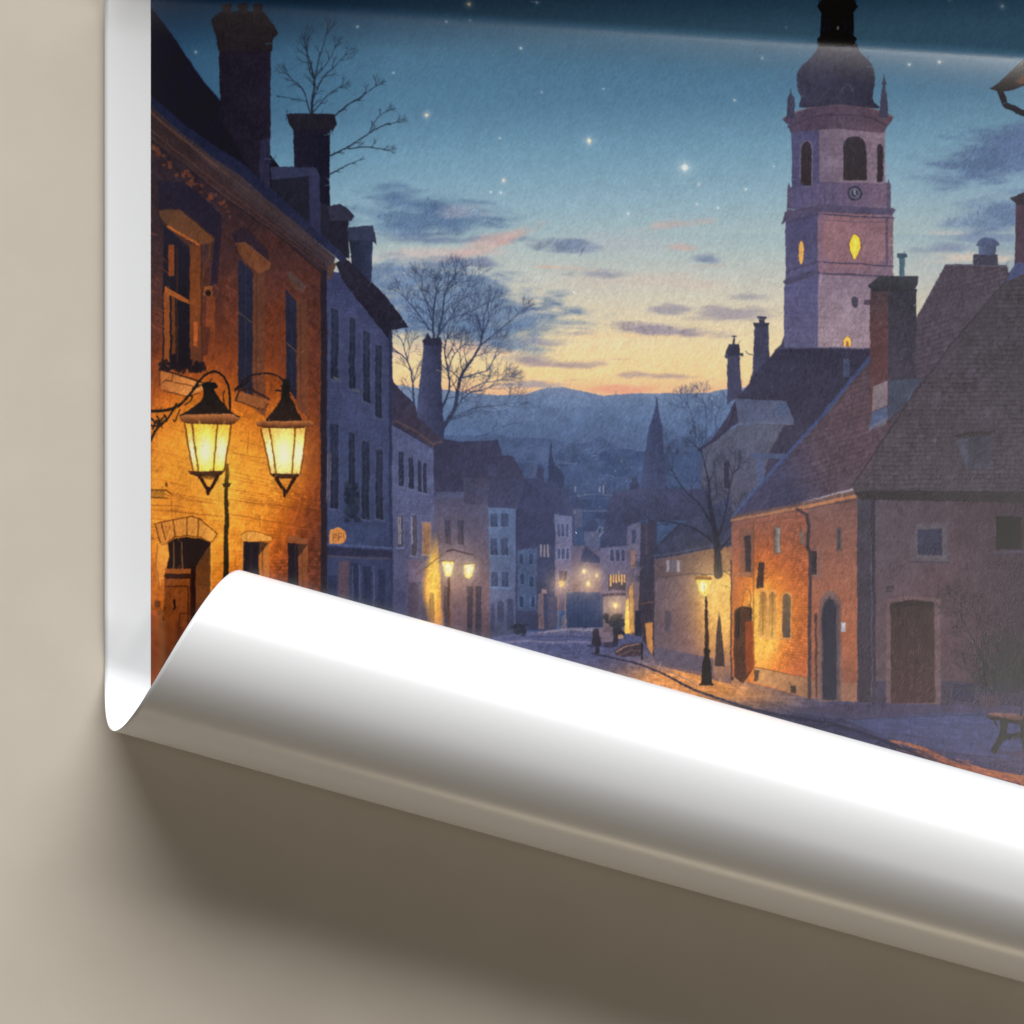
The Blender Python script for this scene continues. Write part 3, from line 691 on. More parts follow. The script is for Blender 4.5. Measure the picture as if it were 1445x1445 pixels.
    bs = elem('printed_plant', 'printed dark climbing plant on the slate blue facade', h2)
    for i in range(90): ell(rng.gauss(497, 5), rng.uniform(682, 738), rng.uniform(2, 5), rng.uniform(2, 5), rng.choice([(38, 46, 66), (46, 54, 74), (34, 40, 58)]), bs, .8)
    poly([(460, 772), (552, 777), (556, 787), (460, 784)], (42, 44, 68), h2); seg((462, 768), (552, 774), 3, 3, (72, 84, 124), .8); seg((462, 786), (550, 789), 2, 2, (88, 68, 74), .6)
    rect(478, 792, 493, 900, (82, 62, 74), h2, .8)
    for x0, x1, y0 in ((464, 476, 812), (496, 506, 796), (513, 524, 800), (534, 544, 804)): poly([(x0, y0), (x1, y0), (x1, 900), (x0, 900)], (38, 44, 70), elem('printed_door', None, h2))
    for x in (498, 508, 528): seg((x, 800), (x, 870), 1.4, 1.4, (96, 106, 142), .5)
    s = elem('printed_sign', 'printed orange scalloped shop sign with scrawled letters', h2)
    poly(curve([(465, 768), (466, 750), (472, 747), (478, 745), (484, 748), (489, 752), (488, 764), (480, 768), (465, 768)], 5), (192, 122, 62), s)
    for p in ([(470, 764), (471, 754), (475, 754), (475, 759), (471, 760)], [(478, 764), (479, 753), (483, 754), (483, 759), (479, 759)], [(486, 762), (486, 754)]): path(p, 1.1, 1.1, (104, 60, 40), .9)
    hlines((456, 380, 613, 900), 5, .1, .10, [h2, h3], 6)

    # ---------------- far right-middle houses ----------------
    g = elem('printed_gate', 'printed dark blue carriage gate closing the far end of the street')
    hb = house('printed mauve end house with little glowing windows above the gate', [(806, 772), (822, 770), (850, 780), (850, 842), (806, 842)], vg((770, (86, 78, 104)), (842, (134, 96, 96))), [(820, 786), (826, 772), (840, 782), (850, 790), (850, 796), (820, 794)], (46, 50, 82))
    rect(799, 836, 853, 890, vg((836, (52, 64, 98)), (890, (40, 52, 84))), g)
    for x in range(804, 852, 6): seg((x, 840), (x, 886), .8, .8, (34, 44, 74), .6)
    poly([(793, 872), (799, 868), (800, 888), (793, 888)], (92, 86, 104), g)
    hc = house('printed mauve house with a row of orange lit windows on the right of the street', [(848, 770), (886, 770), (886, 842), (848, 842)], vg((770, (98, 94, 128)), (842, (112, 90, 108))), [(846, 775), (862, 706), (868, 692), (880, 700), (888, 705), (888, 770)], vg((700, (54, 56, 88)), (775, (48, 50, 80))))
    for x in (862, 870, 877): win(x, 776, x + 5, 792, elem('printed_window', None, hc), (62, 66, 100), (120, 114, 142), .8, 0, False, False)
    w = elem('printed_window', 'printed band of orange lit windows', hc); rect(859, 812, 884, 834, (58, 50, 64), w)
    for x in range(861, 884, 4): rect(x, 812, x + 2.4, rng.uniform(822, 829), (246, 176, 90), w, .95)
    rect(849, 838, 888, 842, (48, 44, 66), hc); rect(852, 842, 888, 900, vg((842, (128, 104, 104)), (900, (100, 80, 90))), hc)
    c = elem('printed_chimney', None, hc); rect(889, 682, 902, 705, (42, 46, 72), c); rect(892, 674, 899, 684, (46, 50, 78), c)
    path([(843, 752), (847, 744), (852, 746), (846, 758), (853, 750)], 1.4, 1.2, (150, 154, 172), .8)
    hd = house('printed narrow house lit yellow at its foot beside the dark alley', [(886, 742), (906, 736), (906, 900), (882, 900)], vg((740, (92, 90, 120)), (800, (98, 86, 106)), (850, (120, 92, 88)), (900, (96, 74, 76))), [(880, 735), (868, 695), (905, 690), (1000, 690), (1010, 735), (925, 735), (906, 733), (886, 744)], vg((690, (58, 60, 92)), (735, (50, 52, 80))))
    rect(892, 748, 898, 768, (50, 54, 82), elem('printed_window', None, hd)); rect(890, 778, 897, 802, (150, 104, 88), elem('printed_window', 'printed window glowing dull orange', hd))
    poly([(884, 850), (888, 844), (890, 894), (882, 896)], (246, 196, 80), elem('printed_door', 'printed doorway glowing yellow', hd)); poly([(889, 830), (894, 822), (896, 892), (890, 896)], (196, 136, 70), hd)
    he = house('printed unlit dark house in shade between the lit facades', [(905, 736), (928, 734), (928, 935), (900, 935)], vg((735, (48, 46, 66)), (935, (52, 44, 56))))
    rect(911, 740, 915, 790, (74, 58, 68), he, .7); poly([(912, 880), (922, 878), (922, 926), (914, 926)], (180, 118, 62), elem('printed_door', 'printed orange door', he)); path([(905, 852), (922, 850)], 1.4, 1.4, (150, 92, 60), .6)
    rect(897, 862, 906, 905, (34, 36, 52), he)

    # ---------------- street ----------------
    S = elem('printed_street', 'printed blue cobbled street running away downhill, warm where the lamps shine')
    def street(X, Y):
        c = ramp(np.broadcast_to(Y, (Y.shape[0], X.shape[1])), [(884, (104, 100, 130)), (900, (72, 76, 116)), (930, (66, 70, 108)), (1000, (62, 66, 104)), (1100, (58, 50, 80)), (1200, (46, 38, 62))])
        t = gauss(X, Y, 985, 968, 60, 20) * 1.0 + gauss(X, Y, 925, 962, 50, 20) * .5 + gauss(X, Y, 1075, 985, 50, 14) * .45
        w = np.clip(t, 0, 1)[..., None]
        c = c * (1 - w) + np.array([198, 128, 70], np.float32) * w
        vi = gauss(X, Y, 1120, 1050, 110, 40) * .25
        return c * (1 - vi[..., None])
    poly([(640, 915), (700, 898), (760, 892), (790, 887), (850, 886), (905, 900), (925, 930), (1000, 945), (1065, 958), (1208, 985), (1601, 998), (1601, 1200), (640, 1200)], street, S, 1, .1, 5)
    b = box(640, 884, 1601, 1200); c0, r0, c1, r1 = b; X, Y = grid(b)          # cobbles
    row = np.log(np.maximum(Y - 850, 10)) * 26 + .5 * noise(X, Y, 30, 9, 8); u = (X - 830) / np.maximum(Y - 850, 10) * 14 + .5 * (np.floor(row) % 2)
    cell = LAT[np.floor(row).astype(int) & 511, np.floor(u).astype(int) & 511] - .5
    fr = row - np.floor(row)
    f = (.22 * cell - .16 * np.clip(1 - fr * 4, 0, 1)) * (eid[r0:r1, c0:c1] == S)
    ink[r0:r1, c0:c1] *= (1 + f)[..., None]
    for p, w_, c, a in (([(700, 908), (740, 905), (790, 907), (838, 906)], 3, (118, 112, 138), .6), ([(762, 893), (800, 889), (850, 890)], 2.5, (140, 128, 140), .6), ([(740, 900), (790, 898), (836, 900)], 2, (56, 62, 100), .8)):
        path(p, w_, w_, c, a)
    kerb = elem('printed_kerb', 'printed dark kerb line curving along the right pavement', S)
    path(curve([(836, 922), (880, 932), (930, 948), (975, 972), (1020, 988), (1080, 1006), (1150, 1018), (1210, 1032), (1260, 1052), (1300, 1066), (1380, 1100), (1500, 1150)], 6), 2.2, 6.5, (38, 38, 60), .85, kerb)
    path(curve([(840, 918), (900, 932), (940, 946), (985, 968)], 6), 1.2, 1.4, (92, 92, 124), .6)
    for i in range(70):
        x = rng.uniform(1000, 1440); y = rng.uniform(985, 1070); L = rng.uniform(15, 60)
        seg((x, y), (x + L, y + L * rng.uniform(.02, .16)), .8, .8, rng.choice([(46, 48, 80), (84, 88, 128), (96, 82, 100)]), .4)
    path(curve([(1258, 1046), (1300, 1056), (1345, 1078), (1400, 1092), (1460, 1104), (1600, 1130)], 6), 3, 16, (150, 88, 62), .75, S); path(curve([(1290, 1060), (1345, 1084), (1400, 1101), (1460, 1115)], 6), 2, 5, (104, 58, 56), .7)
    for i in range(60):
        t = rng.random(); x = 1262 + 200 * t; y = 1050 + 60 * t + rng.uniform(-5, 6)
        seg((x, y), (x + rng.uniform(8, 26), y + rng.uniform(2, 9)), 1.2, 1, rng.choice([(196, 112, 70), (92, 50, 54), (172, 100, 66), (70, 46, 64)]), .6)
    poly([(1190, 1014), (1330, 1008), (1601, 1006), (1601, 1070), (1400, 1068), (1330, 1060), (1250, 1040)], (66, 74, 120), S, .45)
    poly([(1208, 992), (1601, 998), (1601, 1010), (1330, 1006), (1208, 1016), (1120, 1000)], (64, 56, 80), S, .7)
    seg((1200, 1015), (1400, 1008), 1.4, 1.4, (46, 46, 74), .7); seg((1280, 1038), (1300, 1040), 2, 1, (40, 42, 66), .8)

    # ---------------- right middle: low cream house ----------------
    hl = house('printed low cream house with slate roof behind the right street lamp', [(924, 786), (1033, 766), (1033, 966), (924, 938)], lambda X, Y: ramp(np.clip(gauss(X, Y, 1022, 846, 24, 58) * .9 + gauss(X, Y, 1000, 866, 42, 85) * .28, 0, 1), [(0, (86, 74, 88)), (.25, (120, 88, 84)), (.6, (190, 130, 76)), (1, (232, 172, 84))]))
    ro = elem('printed_roof', None, hl)
    poly([(918, 784), (930, 770), (965, 738), (1000, 716), (1033, 700), (1033, 772), (1000, 776), (926, 790)], vg((700, (58, 64, 94)), (785, (46, 50, 74))), ro, 1, .12); path([(922, 786), (1000, 772), (1033, 764)], 2.4, 2.4, (66, 72, 100), .8)
    poly([(926, 790), (1033, 770), (1033, 806), (1000, 812), (925, 816)], lg((926, 800), (92, 72, 76), (1033, 790), (140, 98, 74)), hl, .75); path([(926, 816), (980, 810), (1012, 812), (1033, 804)], 1.8, 1.8, (70, 58, 68), .8)
    w = elem('printed_window', 'printed pair of pale shutters', hl); rect(940, 791, 961, 808, (96, 86, 100), w)
    for x in (943, 958): rect(x - 2, 791, x + 2, 808, (160, 150, 160), w, .8)
    rect(939, 862, 947, 892, (80, 70, 84), elem('printed_window', 'printed small dim window', hl)); seg((930, 860), (990, 861), .8, .8, (100, 84, 92), .6)
    poly([(924, 912), (1006, 930), (1006, 952), (924, 936)], (82, 74, 92), hl, .9)
    ob = elem('printed_tree', 'printed thin dark pointed cypress against the lamp-lit wall'); poly([(1016, 862), (1018, 880), (1020, 900), (1023, 942), (1008, 940), (1010, 905), (1013, 880)], (62, 48, 50), ob)
    t = elem('printed_tree', 'printed bare tree with a thick trunk growing above the low cream house')
    path([(1014, 812), (1013, 770), (1008, 740), (1000, 700)], 12, 4, (34, 36, 50), .95, t)
    for p in ([(1012, 770), (985, 748), (955, 738), (922, 735)], [(1008, 745), (990, 715), (965, 690), (950, 665)], [(1012, 765), (1022, 735), (1028, 700), (1034, 670)], [(1003, 715), (1000, 680), (990, 640)], [(1014, 780), (1034, 755), (1044, 730)], [(960, 740), (935, 765), (915, 785)]):
        stem(p, 3.8, 1.3, (36, 40, 58), t, 3, 18, 2, 1.2)
    post = elem('printed_pole', 'printed slim dark pole at the corner of the orange facade'); rect(1031, 790, 1035.5, 960, (62, 48, 50), post)
    path(curve([(1020, 806), (1030, 812), (1033, 822)], 4), 1.2, 1.2, (70, 52, 50), .8); path(curve([(1018, 826), (1030, 830), (1034, 842)], 4), 1, 1, (90, 62, 46), .7)

    # ---------------- right: big house ----------------
    HR = elem('printed_house', 'printed big corner house at right with long tiled roof and lamp-lit orange front')
    def facade(X, Y):
        t = gauss(X, Y, 1070, 890, 27, 66) * .82 + gauss(X, Y, 1115, 880, 60, 95) * .40 + gauss(X, Y, 1170, 860, 60, 90) * .16
        return ramp(np.clip(t + .04 * (noise(X, Y, 8, 8, 4) - .5), 0, 1), [(0, (118, 80, 80)), (.2, (152, 88, 68)), (.45, (184, 94, 50)), (.75, (222, 126, 48)), (1, (246, 178, 72))])
    poly([(1033, 736), (1065, 730), (1141, 716), (1141, 985), (1065, 965), (1033, 955)], facade, HR)
    poly([(1141, 716), (1210, 702), (1210, 992), (1141, 985)], vg((702, (112, 80, 80)), (800, (140, 88, 74)), (900, (158, 90, 64)), (990, (124, 76, 64))), HR)
    courses((1062, 722, 1142, 960), (700, 832), 104, 42000, .24, [HR], 5, .4)
    hlines((1141, 705, 1210, 990), 9, -.1, .05, [HR], 9)
    poly([(1065, 942), (1140, 957), (1140, 984), (1065, 963)], lg((1065, 950), (196, 140, 84), (1140, 965), (140, 98, 72)), HR, .95); poly([(1141, 960), (1210, 965), (1210, 992), (1141, 985)], (140, 98, 80), HR, .8); seg((1065, 942), (1140, 957), 1.4, 1.4, (120, 74, 50), .8)
    path([(1033, 745), (1100, 733), (1150, 727)], 1.6, 1.6, (110, 74, 66), .6)
    rf = elem('printed_roof', 'printed reddish tiled left roof slope', HR)
    left = [(1033, 730), (1066, 692), (1096, 660), (1122, 630), (1150, 600), (1190, 552), (1228, 505), (1293, 450), (1335, 373), (1421, 374), (1424, 386), (1434, 372), (1460, 362), (1460, 400), (1303, 540), (1280, 571), (1259, 604), (1236, 637), (1224, 662), (1201, 690), (1120, 712)]
    poly(left, lambda X, Y: ramp(np.clip((X - 1060) / 240 - (Y - 560) / 600, 0, 1), [(0, (64, 63, 92)), (.25, (84, 70, 86)), (.6, (86, 68, 80)), (1, (76, 68, 84))]), rf, 1, .09)
    hlines((1033, 370, 1460, 730), 7, -.30, .22, [rf], 12)
    rd = elem('printed_roof', 'printed dark grey right roof slope', HR)
    poly([(1201, 686), (1224, 662), (1236, 637), (1259, 604), (1280, 571), (1303, 540), (1340, 490), (1400, 420), (1460, 352), (1601, 260), (1601, 700), (1210, 698)], lg((1240, 640), (79, 71, 83), (1445, 480), (66, 60, 74)), rd, 1, .08)
    hlines((1200, 260, 1601, 700), 6.5, .0, .26, [rd], 13)
    path([(1033, 730), (1066, 692), (1122, 630), (1150, 600), (1190, 552), (1228, 505)], 3.5, 5.5, (64, 82, 132), .8, rf); path([(1204, 684), (1236, 637), (1280, 571), (1340, 490), (1445, 368)], 2.5, 2.5, (52, 48, 62), .7)
    poly([(1033, 728), (1120, 712), (1208, 692), (1222, 700), (1208, 708), (1120, 722), (1034, 738)], (92, 70, 72), rf, .9)
    path([(1033, 735), (1120, 719), (1206, 701)], 3.4, 5, (182, 118, 80), .85, HR); path([(1040, 731), (1120, 715), (1204, 694)], 2, 2, (112, 84, 80), .9)
    poly([(1206, 694), (1230, 692), (1601, 696), (1601, 716), (1214, 708)], (54, 50, 56), rd)
    def fr(X, Y, k=.84):
        t = np.clip((X - 1215) / 220, 0, 1) * .55 + np.clip((Y - 780) / 250, 0, 1) * .25
        c = ramp(np.clip(t, 0, 1), [(0, (100, 90, 106)), (.35, (90, 75, 89)), (.7, (63, 55, 70)), (1, (48, 44, 59))])
        return c * k + (np.clip(gauss(X, Y, 1300, 900, 90, 90), 0, 1) * .35)[..., None] * np.array([34, 10, 4], np.float32)
    poly([(1210, 706), (1601, 712), (1601, 1000), (1210, 992)], fr, HR, 1, .07)
    poly([(1210, 706), (1230, 706), (1230, 992), (1210, 992)], vg((706, (66, 63, 78)), (992, (56, 48, 62))), HR)
    seg((1233, 706), (1233, 992), 6, 6, (54, 50, 66), .9, elem('printed_downpipe', None, HR)); seg((1230.5, 760), (1230.5, 985), 1, 1, (96, 98, 120), .7)
    poly([(1236, 962), (1258, 960), (1258, 993), (1236, 993)], (58, 52, 74), HR, .9); poly([(1326, 962), (1601, 968), (1601, 1000), (1326, 995)], (56, 52, 74), HR, .8)
    w = elem('printed_window', 'printed square window in a pale frame', HR)
    poly([(1291, 738), (1338, 738), (1339, 793), (1289, 793)], (82, 75, 87), w); rect(1294, 742, 1335, 788, (88, 80, 92), w); rect(1296, 747, 1330, 784, lg((1296, 747), (58, 60, 86), (1330, 784), (46, 46, 68)), w); seg((1288, 794), (1340, 794), 2.4, 2.4, (64, 58, 70), .9)
    for i in range(4): seg((1298, 752 + 9 * i), (1328, 752 + 9 * i), .8, .8, (70, 72, 98), .5)
    w = elem('printed_window', 'printed unlit window at the print edge', HR); rect(1406, 729, 1442, 776, (40, 37, 46), w); seg((1402, 780), (1446, 780), 3, 3, (74, 72, 92), .8); seg((1352, 738), (1402, 735), 1.4, 1.4, (60, 54, 66), .6)
    d = elem('printed_dormer', 'printed small dormer on the dark slope', HR)
    poly([(1345, 616), (1364, 610), (1406, 608), (1398, 616), (1366, 620)], (56, 52, 58), d); rect(1366, 616, 1398, 661, lg((1366, 616), (60, 60, 76), (1398, 660), (72, 74, 90)), d); poly([(1350, 622), (1366, 618), (1366, 670), (1360, 652)], (76, 78, 96), d, .8); rect(1371, 622, 1393, 654, (66, 64, 80), d)
    dr = elem('printed_door', 'printed heavy plank door in a stone frame', HR)
    poly([(1252, 846), (1288, 842), (1328, 845), (1328, 995), (1250, 993)], (104, 82, 86), HR, .8)
    poly([(1257, 852), (1288, 847), (1319, 851), (1320, 993), (1257, 993)], vg((850, (60, 48, 50)), (993, (68, 46, 52))), dr, 1, .12)
    for x in (1268, 1280, 1292, 1304): seg((x, 852), (x, 992), 1, 1, (46, 36, 42), .8)
    poly([(1257, 852), (1288, 847), (1319, 851), (1319, 858), (1257, 858)], (48, 40, 44), dr, .8); rect(1292, 930, 1296, 938, (36, 30, 36), dr); path([(1262, 928), (1276, 928), (1276, 965)], 1.2, 1.2, (46, 36, 42), .7)
    rect(1252, 827, 1263, 832, (62, 56, 64), HR); rect(1250, 833, 1260, 837, (66, 60, 66), HR)
    rect(1345, 966, 1375, 990, (44, 44, 66), HR, .8)
    # details on the orange front
    for a, c in ((arch(1160, 842, 1184, 988, 10, 22), (46, 46, 62)),):
        dr = elem('printed_door', 'printed dark blue arched door in the orange front', HR)
        poly(arch(1155.5, 834, 1188, 990, 12, 28), (112, 84, 82), HR); poly(arch(1159, 842, 1185, 988, 10, 22), (90, 72, 78), HR); poly(arch(1161, 846, 1181, 988, 10, 20), c, dr, 1, .1)
    rect(1188, 879, 1194, 892, (168, 166, 180), elem('printed_sign', 'printed small pale house plate by the arched door', HR))
    poly(arch(1180, 743, 1188, 779, 8, 7), (96, 76, 80), HR); poly(arch(1182, 747, 1186, 776, 8, 4), (66, 62, 72), elem('printed_window', 'printed slot window', HR))
    rect(1146, 774, 1160, 816, (124, 88, 82), HR, .9); rect(1146, 778, 1153, 812, (48, 42, 50), elem('printed_window', None, HR)); 
    rect(1092, 742, 1103, 783, (120, 84, 66), HR, .9); rect(1094, 745, 1101, 780, lg((1094, 760), (100, 92, 92), (1101, 760), (150, 140, 130)), elem('printed_window', 'printed small grey window', HR))
    poly([(1044, 748), (1064, 744), (1063, 816), (1043, 814)], (112, 76, 64), HR, .7); poly([(1051, 758), (1060, 756), (1060, 808), (1052, 808)], (58, 48, 54), elem('printed_window', None, HR)); seg((1038, 812), (1064, 812), 4, 4, (150, 98, 68), .7); seg((1064, 735), (1064, 950), 2, 2, (110, 70, 50), .6)
    poly([(1070, 795), (1079, 794), (1078, 830), (1068, 832)], (70, 48, 44), elem('printed_sign', 'printed hanging dark board', HR))
    for x0, x1, y0, y1 in ((1073, 1082, 836, 896), (1086, 1095, 836, 900), (1105, 1116, 838, 900)):
        poly(arch(x0 - 2.2, y0 - 3, x1 + 2.2, y1 + 2, 8, 8), (206, 142, 78), HR, .8); poly(arch(x0, y0, x1, y1, 8, 6), lg((x0, y0), (116, 92, 64), (x1, y1), (84, 70, 66)) if x0 > 1100 else lg((x0, y0), (160, 108, 52), (x1, y1), (214, 160, 70)), elem('printed_window', 'printed arched window beside the lamp-lit wall', HR)); seg(((x0 + x1) / 2, y0), ((x0 + x1) / 2, y1), .9, .9, (96, 70, 50), .7)
    seg((1070, 899), (1100, 902), 3, 3, (216, 156, 84), .8); seg((1102, 903), (1119, 903), 3, 3, (196, 120, 66), .8)
    dr = elem('printed_door', 'printed brown panelled side door next to the lamp', HR)
    poly([(1036, 862), (1046, 855), (1062, 858), (1063, 945), (1048, 965), (1036, 955)], (74, 46, 36), dr); poly([(1052, 878), (1064, 876), (1064, 944), (1053, 952)], (150, 66, 34), dr, .8); poly([(1038, 864), (1044, 858), (1044, 900), (1038, 902)], (40, 32, 34), dr); rect(1058, 860, 1062, 876, (54, 42, 40), dr)
    path(curve([(1046, 858), (1050, 838), (1056, 832), (1060, 842), (1058, 858)], 4), 1.2, 1.2, (120, 80, 44), .8); poly([(1065, 945), (1072, 947), (1069, 962), (1064, 962)], (60, 48, 46), HR, .8); rect(1116, 968, 1123, 978, (60, 48, 46), HR)
    dp = elem('printed_downpipe', 'printed crooked dark downpipe dividing brick from plaster', HR)
    path([(1126, 720), (1138, 727), (1142, 742), (1140, 772), (1144, 782), (1142, 985)], 4.5, 5, (62, 52, 62), .95, dp); seg((1152, 868), (1152, 984), 4, 3, (66, 52, 56), .9)
    poly([(1128, 752), (1135, 746), (1137, 770), (1130, 768)], (120, 92, 84), dp)
    # brick chimney
    c = elem('printed_chimney', 'printed broad brick chimney with a metal flue on the big roof', HR)
    poly([(1228, 408), (1254, 408), (1254, 600), (1228, 606)], vg((408, (72, 60, 70)), (470, (92, 62, 68)), (560, (88, 60, 66))), c); poly([(1254, 408), (1294, 408), (1293, 530), (1300, 540), (1254, 600)], vg((408, (54, 54, 68)), (540, (64, 60, 78))), c)
    courses((1226, 405, 1296, 545), (1900, 430), 190, 90000, .22, [c], 7, .5)
    poly([(1224, 404), (1242, 390), (1297, 390), (1296, 402), (1290, 410), (1232, 411)], vg((390, (60, 62, 74)), (410, (48, 50, 60))), c); seg((1232, 411), (1294, 410), 2, 2, (46, 46, 56))
    poly([(1232, 546), (1253, 538), (1253, 572), (1231, 582)], (122, 108, 118), c); poly([(1231, 583), (1253, 573), (1253, 592), (1226, 607)], (74, 90, 128), c, .9); poly([(1254, 538), (1302, 534), (1283, 566), (1254, 594)], (68, 78, 102), c, .75); poly([(1228, 602), (1253, 590), (1250, 600), (1226, 608)], (96, 104, 124), c, .8)
    fl = elem('printed_flue', None, c); rect(1270, 362, 1277.5, 391, lg((1270, 370), (60, 92, 116), (1278, 370), (88, 112, 126)), fl); poly([(1267, 358), (1280, 358), (1281, 363), (1276, 365), (1270, 365), (1267, 362)], (58, 80, 98), fl)
    cw = elem('printed_flue', 'printed drum-shaped ventilator cowl on the ridge', HR)
    poly([(1374, 362), (1376, 359), (1408, 359), (1409, 376), (1374, 376)], (62, 62, 84), cw); poly([(1382, 346), (1406, 346), (1405, 360), (1382, 360)], lg((1382, 350), (92, 106, 146), (1406, 350), (66, 74, 104)), cw); poly(curve([(1378, 347), (1384, 338), (1394, 336), (1404, 338), (1410, 347), (1394, 349), (1378, 347)], 4), (76, 90, 126), cw)
    path([(1336, 374), (1420, 376)], 2, 2, (96, 94, 116), .7)
    c = elem('printed_chimney', 'printed brick chimney cut by the right edge of the view', HR)
    poly([(1434, 284), (1478, 284), (1480, 378), (1432, 378)], lg((1434, 300), (78, 60, 78), (1470, 300), (56, 52, 70)), c); poly([(1425, 281), (1445, 272), (1480, 272), (1482, 290), (1436, 290)], (52, 48, 60), c); poly([(1420, 398), (1428, 380), (1436, 370), (1446, 372), (1446, 386)], (66, 80, 130), None, .8)
    # eave at the top right corner
    ho = elem('printed_house', 'printed dark eave and gutter of a near house at the upper right edge')
    poly([(1397, 126), (1408, 118), (1422, 106), (1446, 84), (1601, -40), (1601, 90), (1446, 122), (1430, 128), (1412, 131)], lg((1400, 120), (48, 44, 50), (1446, 100), (34, 34, 42)), ho); poly([(1432, 118), (1446, 106), (1500, 80), (1500, 100), (1446, 120)], (116, 68, 48), ho, .8)
    path(curve([(1411, 128), (1416, 138), (1420, 148), (1432, 154), (1446, 161), (1520, 190)], 5), 8, 9, (40, 42, 52), .95, elem('printed_downpipe', None, ho)); poly([(1520, 60), (1601, 40), (1601, 262), (1520, 300)], (46, 42, 54), ho)
    # bush + bench, right edge
    bu = elem('printed_bush', 'printed dark spiky bush in a pot by the plank door')
    for i in range(230):
        x = rng.gauss(1422, 24); y = 978 - abs(rng.gauss(0, 34)); a = -math.pi / 2 + rng.gauss(0, .9); L = rng.uniform(8, 22)
        seg((x, y), (x + L * math.cos(a), y + L * math.sin(a)), 2.6, .8, rng.choice([(36, 41, 46), (46, 52, 52), (30, 34, 42), (62, 60, 60), (40, 46, 54)]), .6, bu)
    for i in range(110):
        x = rng.gauss(1425, 22); a = -math.pi / 2 + rng.gauss(-.15, .6); L = rng.uniform(25, 80)
        seg((x, 965), (x + L * math.cos(a), 965 + L * math.sin(a)), 1.8, .7, rng.choice([(36, 41, 48), (52, 54, 56), (32, 36, 44), (66, 60, 62)]), .6, bu)
    stem([(1400, 950), (1380, 915), (1362, 880), (1356, 868)], 2, .8, (46, 44, 52), bu, 3, 22, 2); stem([(1410, 950), (1392, 910), (1382, 875)], 1.6, .8, (46, 44, 52), bu, 3, 20, 2)
    poly([(1382, 982), (1410, 982), (1408, 1000), (1386, 1000)], (74, 60, 72), bu, .7)
    be = elem('printed_bench', 'printed brown wooden bench on the blue paving at the right edge')
    poly([(1394, 1008), (1402, 1006), (1470, 1010), (1560, 1016), (1560, 1024), (1446, 1022), (1404, 1016)], vg((1006, (122, 86, 82)), (1022, (64, 44, 46))), be); path([(1396, 1012), (1446, 1022), (1560, 1027)], 5, 5, (36, 27, 32), .95, be)
    path([(1418, 1018), (1416, 1036), (1404, 1059)], 10, 9, (30, 24, 28), .95, be); path([(1416, 1041), (1446, 1037), (1520, 1037)], 7, 7, (30, 25, 30), .95, be); path([(1444, 1020), (1448, 1060)], 9, 8, (28, 22, 27), .95, be); path([(1404, 1016), (1408, 1026)], 4, 2, (44, 34, 40), .9); path([(1441, 1010), (1443, 996)], 3, 2, (40, 36, 46), .9)
    poly([(1400, 1060), (1601, 1062), (1601, 1068), (1440, 1070)], (60, 42, 60), S, .6)

    # ---------------- small things along the street ----------------
    fg = elem('printed_person', 'printed dim hunched figure in dark clothing standing at the kerb')
    ell(842, 893, 5.2, 5.8, (48, 42, 54), fg); poly(curve([(835, 908), (837, 898), (842, 894), (849, 899), (850, 908), (846, 914), (846, 922), (840, 922), (840, 914), (835, 908)], 4), (40, 36, 52), fg); poly([(826, 912), (838, 908), (838, 914)], (38, 40, 60), fg, .8)
    ca = elem('printed_cart', 'printed low covered cart standing at the foot of the alley')
    poly([(868, 918), (880, 910), (905, 907), (909, 912), (908, 926), (880, 928), (868, 924)], (58, 46, 56), ca); path([(870, 920), (886, 912), (907, 909)], 2, 2, (140, 106, 96), .8); path([(874, 926), (892, 918), (906, 920)], 1.6, 1.6, (120, 90, 82), .6); rect(905, 908, 908, 932, (40, 34, 44), ca)
    bb_ = elem('printed_bush', 'printed round dark bushes in front of the lit doorway')
    for i in range(26): ell(rng.gauss(870, 5), rng.uniform(868, 896), rng.uniform(3, 6), rng.uniform(3, 6), rng.choice([(34, 38, 50), (42, 46, 56), (28, 32, 46)]), bb_, .9)
    rect(866, 888, 873, 910, (40, 38, 50), bb_); poly([(845, 888), (858, 882), (866, 886), (866, 906), (850, 908)], (112, 92, 102), S, .8); rect(852, 906, 872, 914, (44, 42, 60), S, .8); rect(873, 896, 880, 902, (190, 140, 90), S, .8)
    b2 = elem('printed_bush', 'printed dark shrub at the foot of the pale blue house')
    for i in range(60): ell(rng.gauss(735, 4.2), rng.gauss(887, 4.2), rng.uniform(1.5, 4), rng.uniform(1.5, 4), rng.choice([(34, 40, 56), (42, 48, 60), (30, 34, 50)]), b2, .9)

    # ---------------- left foreground: brick house ----------------
    HL = elem('printed_house', 'printed near brick house at left glowing orange under its lamps')
    RAMP = [(0, (40, 34, 46)), (.12, (58, 42, 48)), (.28, (92, 50, 42)), (.45, (122, 57, 33)), (.62, (170, 79, 29)), (.8, (206, 106, 29)), (1, (236, 138, 38))]
    def wall(X, Y):
        t = gauss(X, Y, 262, 690, 78, 125) * .78 + gauss(X, Y, 340, 730, 56, 75) * .36 + gauss(X, Y, 405, 650, 44, 62) * .24 + gauss(X, Y, 240, 760, 60, 120) * .18 + gauss(X, Y, 385, 520, 60, 130) * .16
        t = t + np.clip((Y - 190) / 500, 0, 1) * .14 + .10 * np.clip((Y - 150) / 300, .15, 1) + np.clip((Y - 760) / 80, 0, 1) * np.clip((X - 380) / 40, 0, 1) * .05
        t = t + .10 * (fbm(X, Y, 34, 21, 4) - .5) + .10 * (noise(X + .15 * Y, Y, 4, 18, 22) - .5) * np.clip(t * 2, 0, 1)
        return ramp(np.clip(t, 0, 1), RAMP)
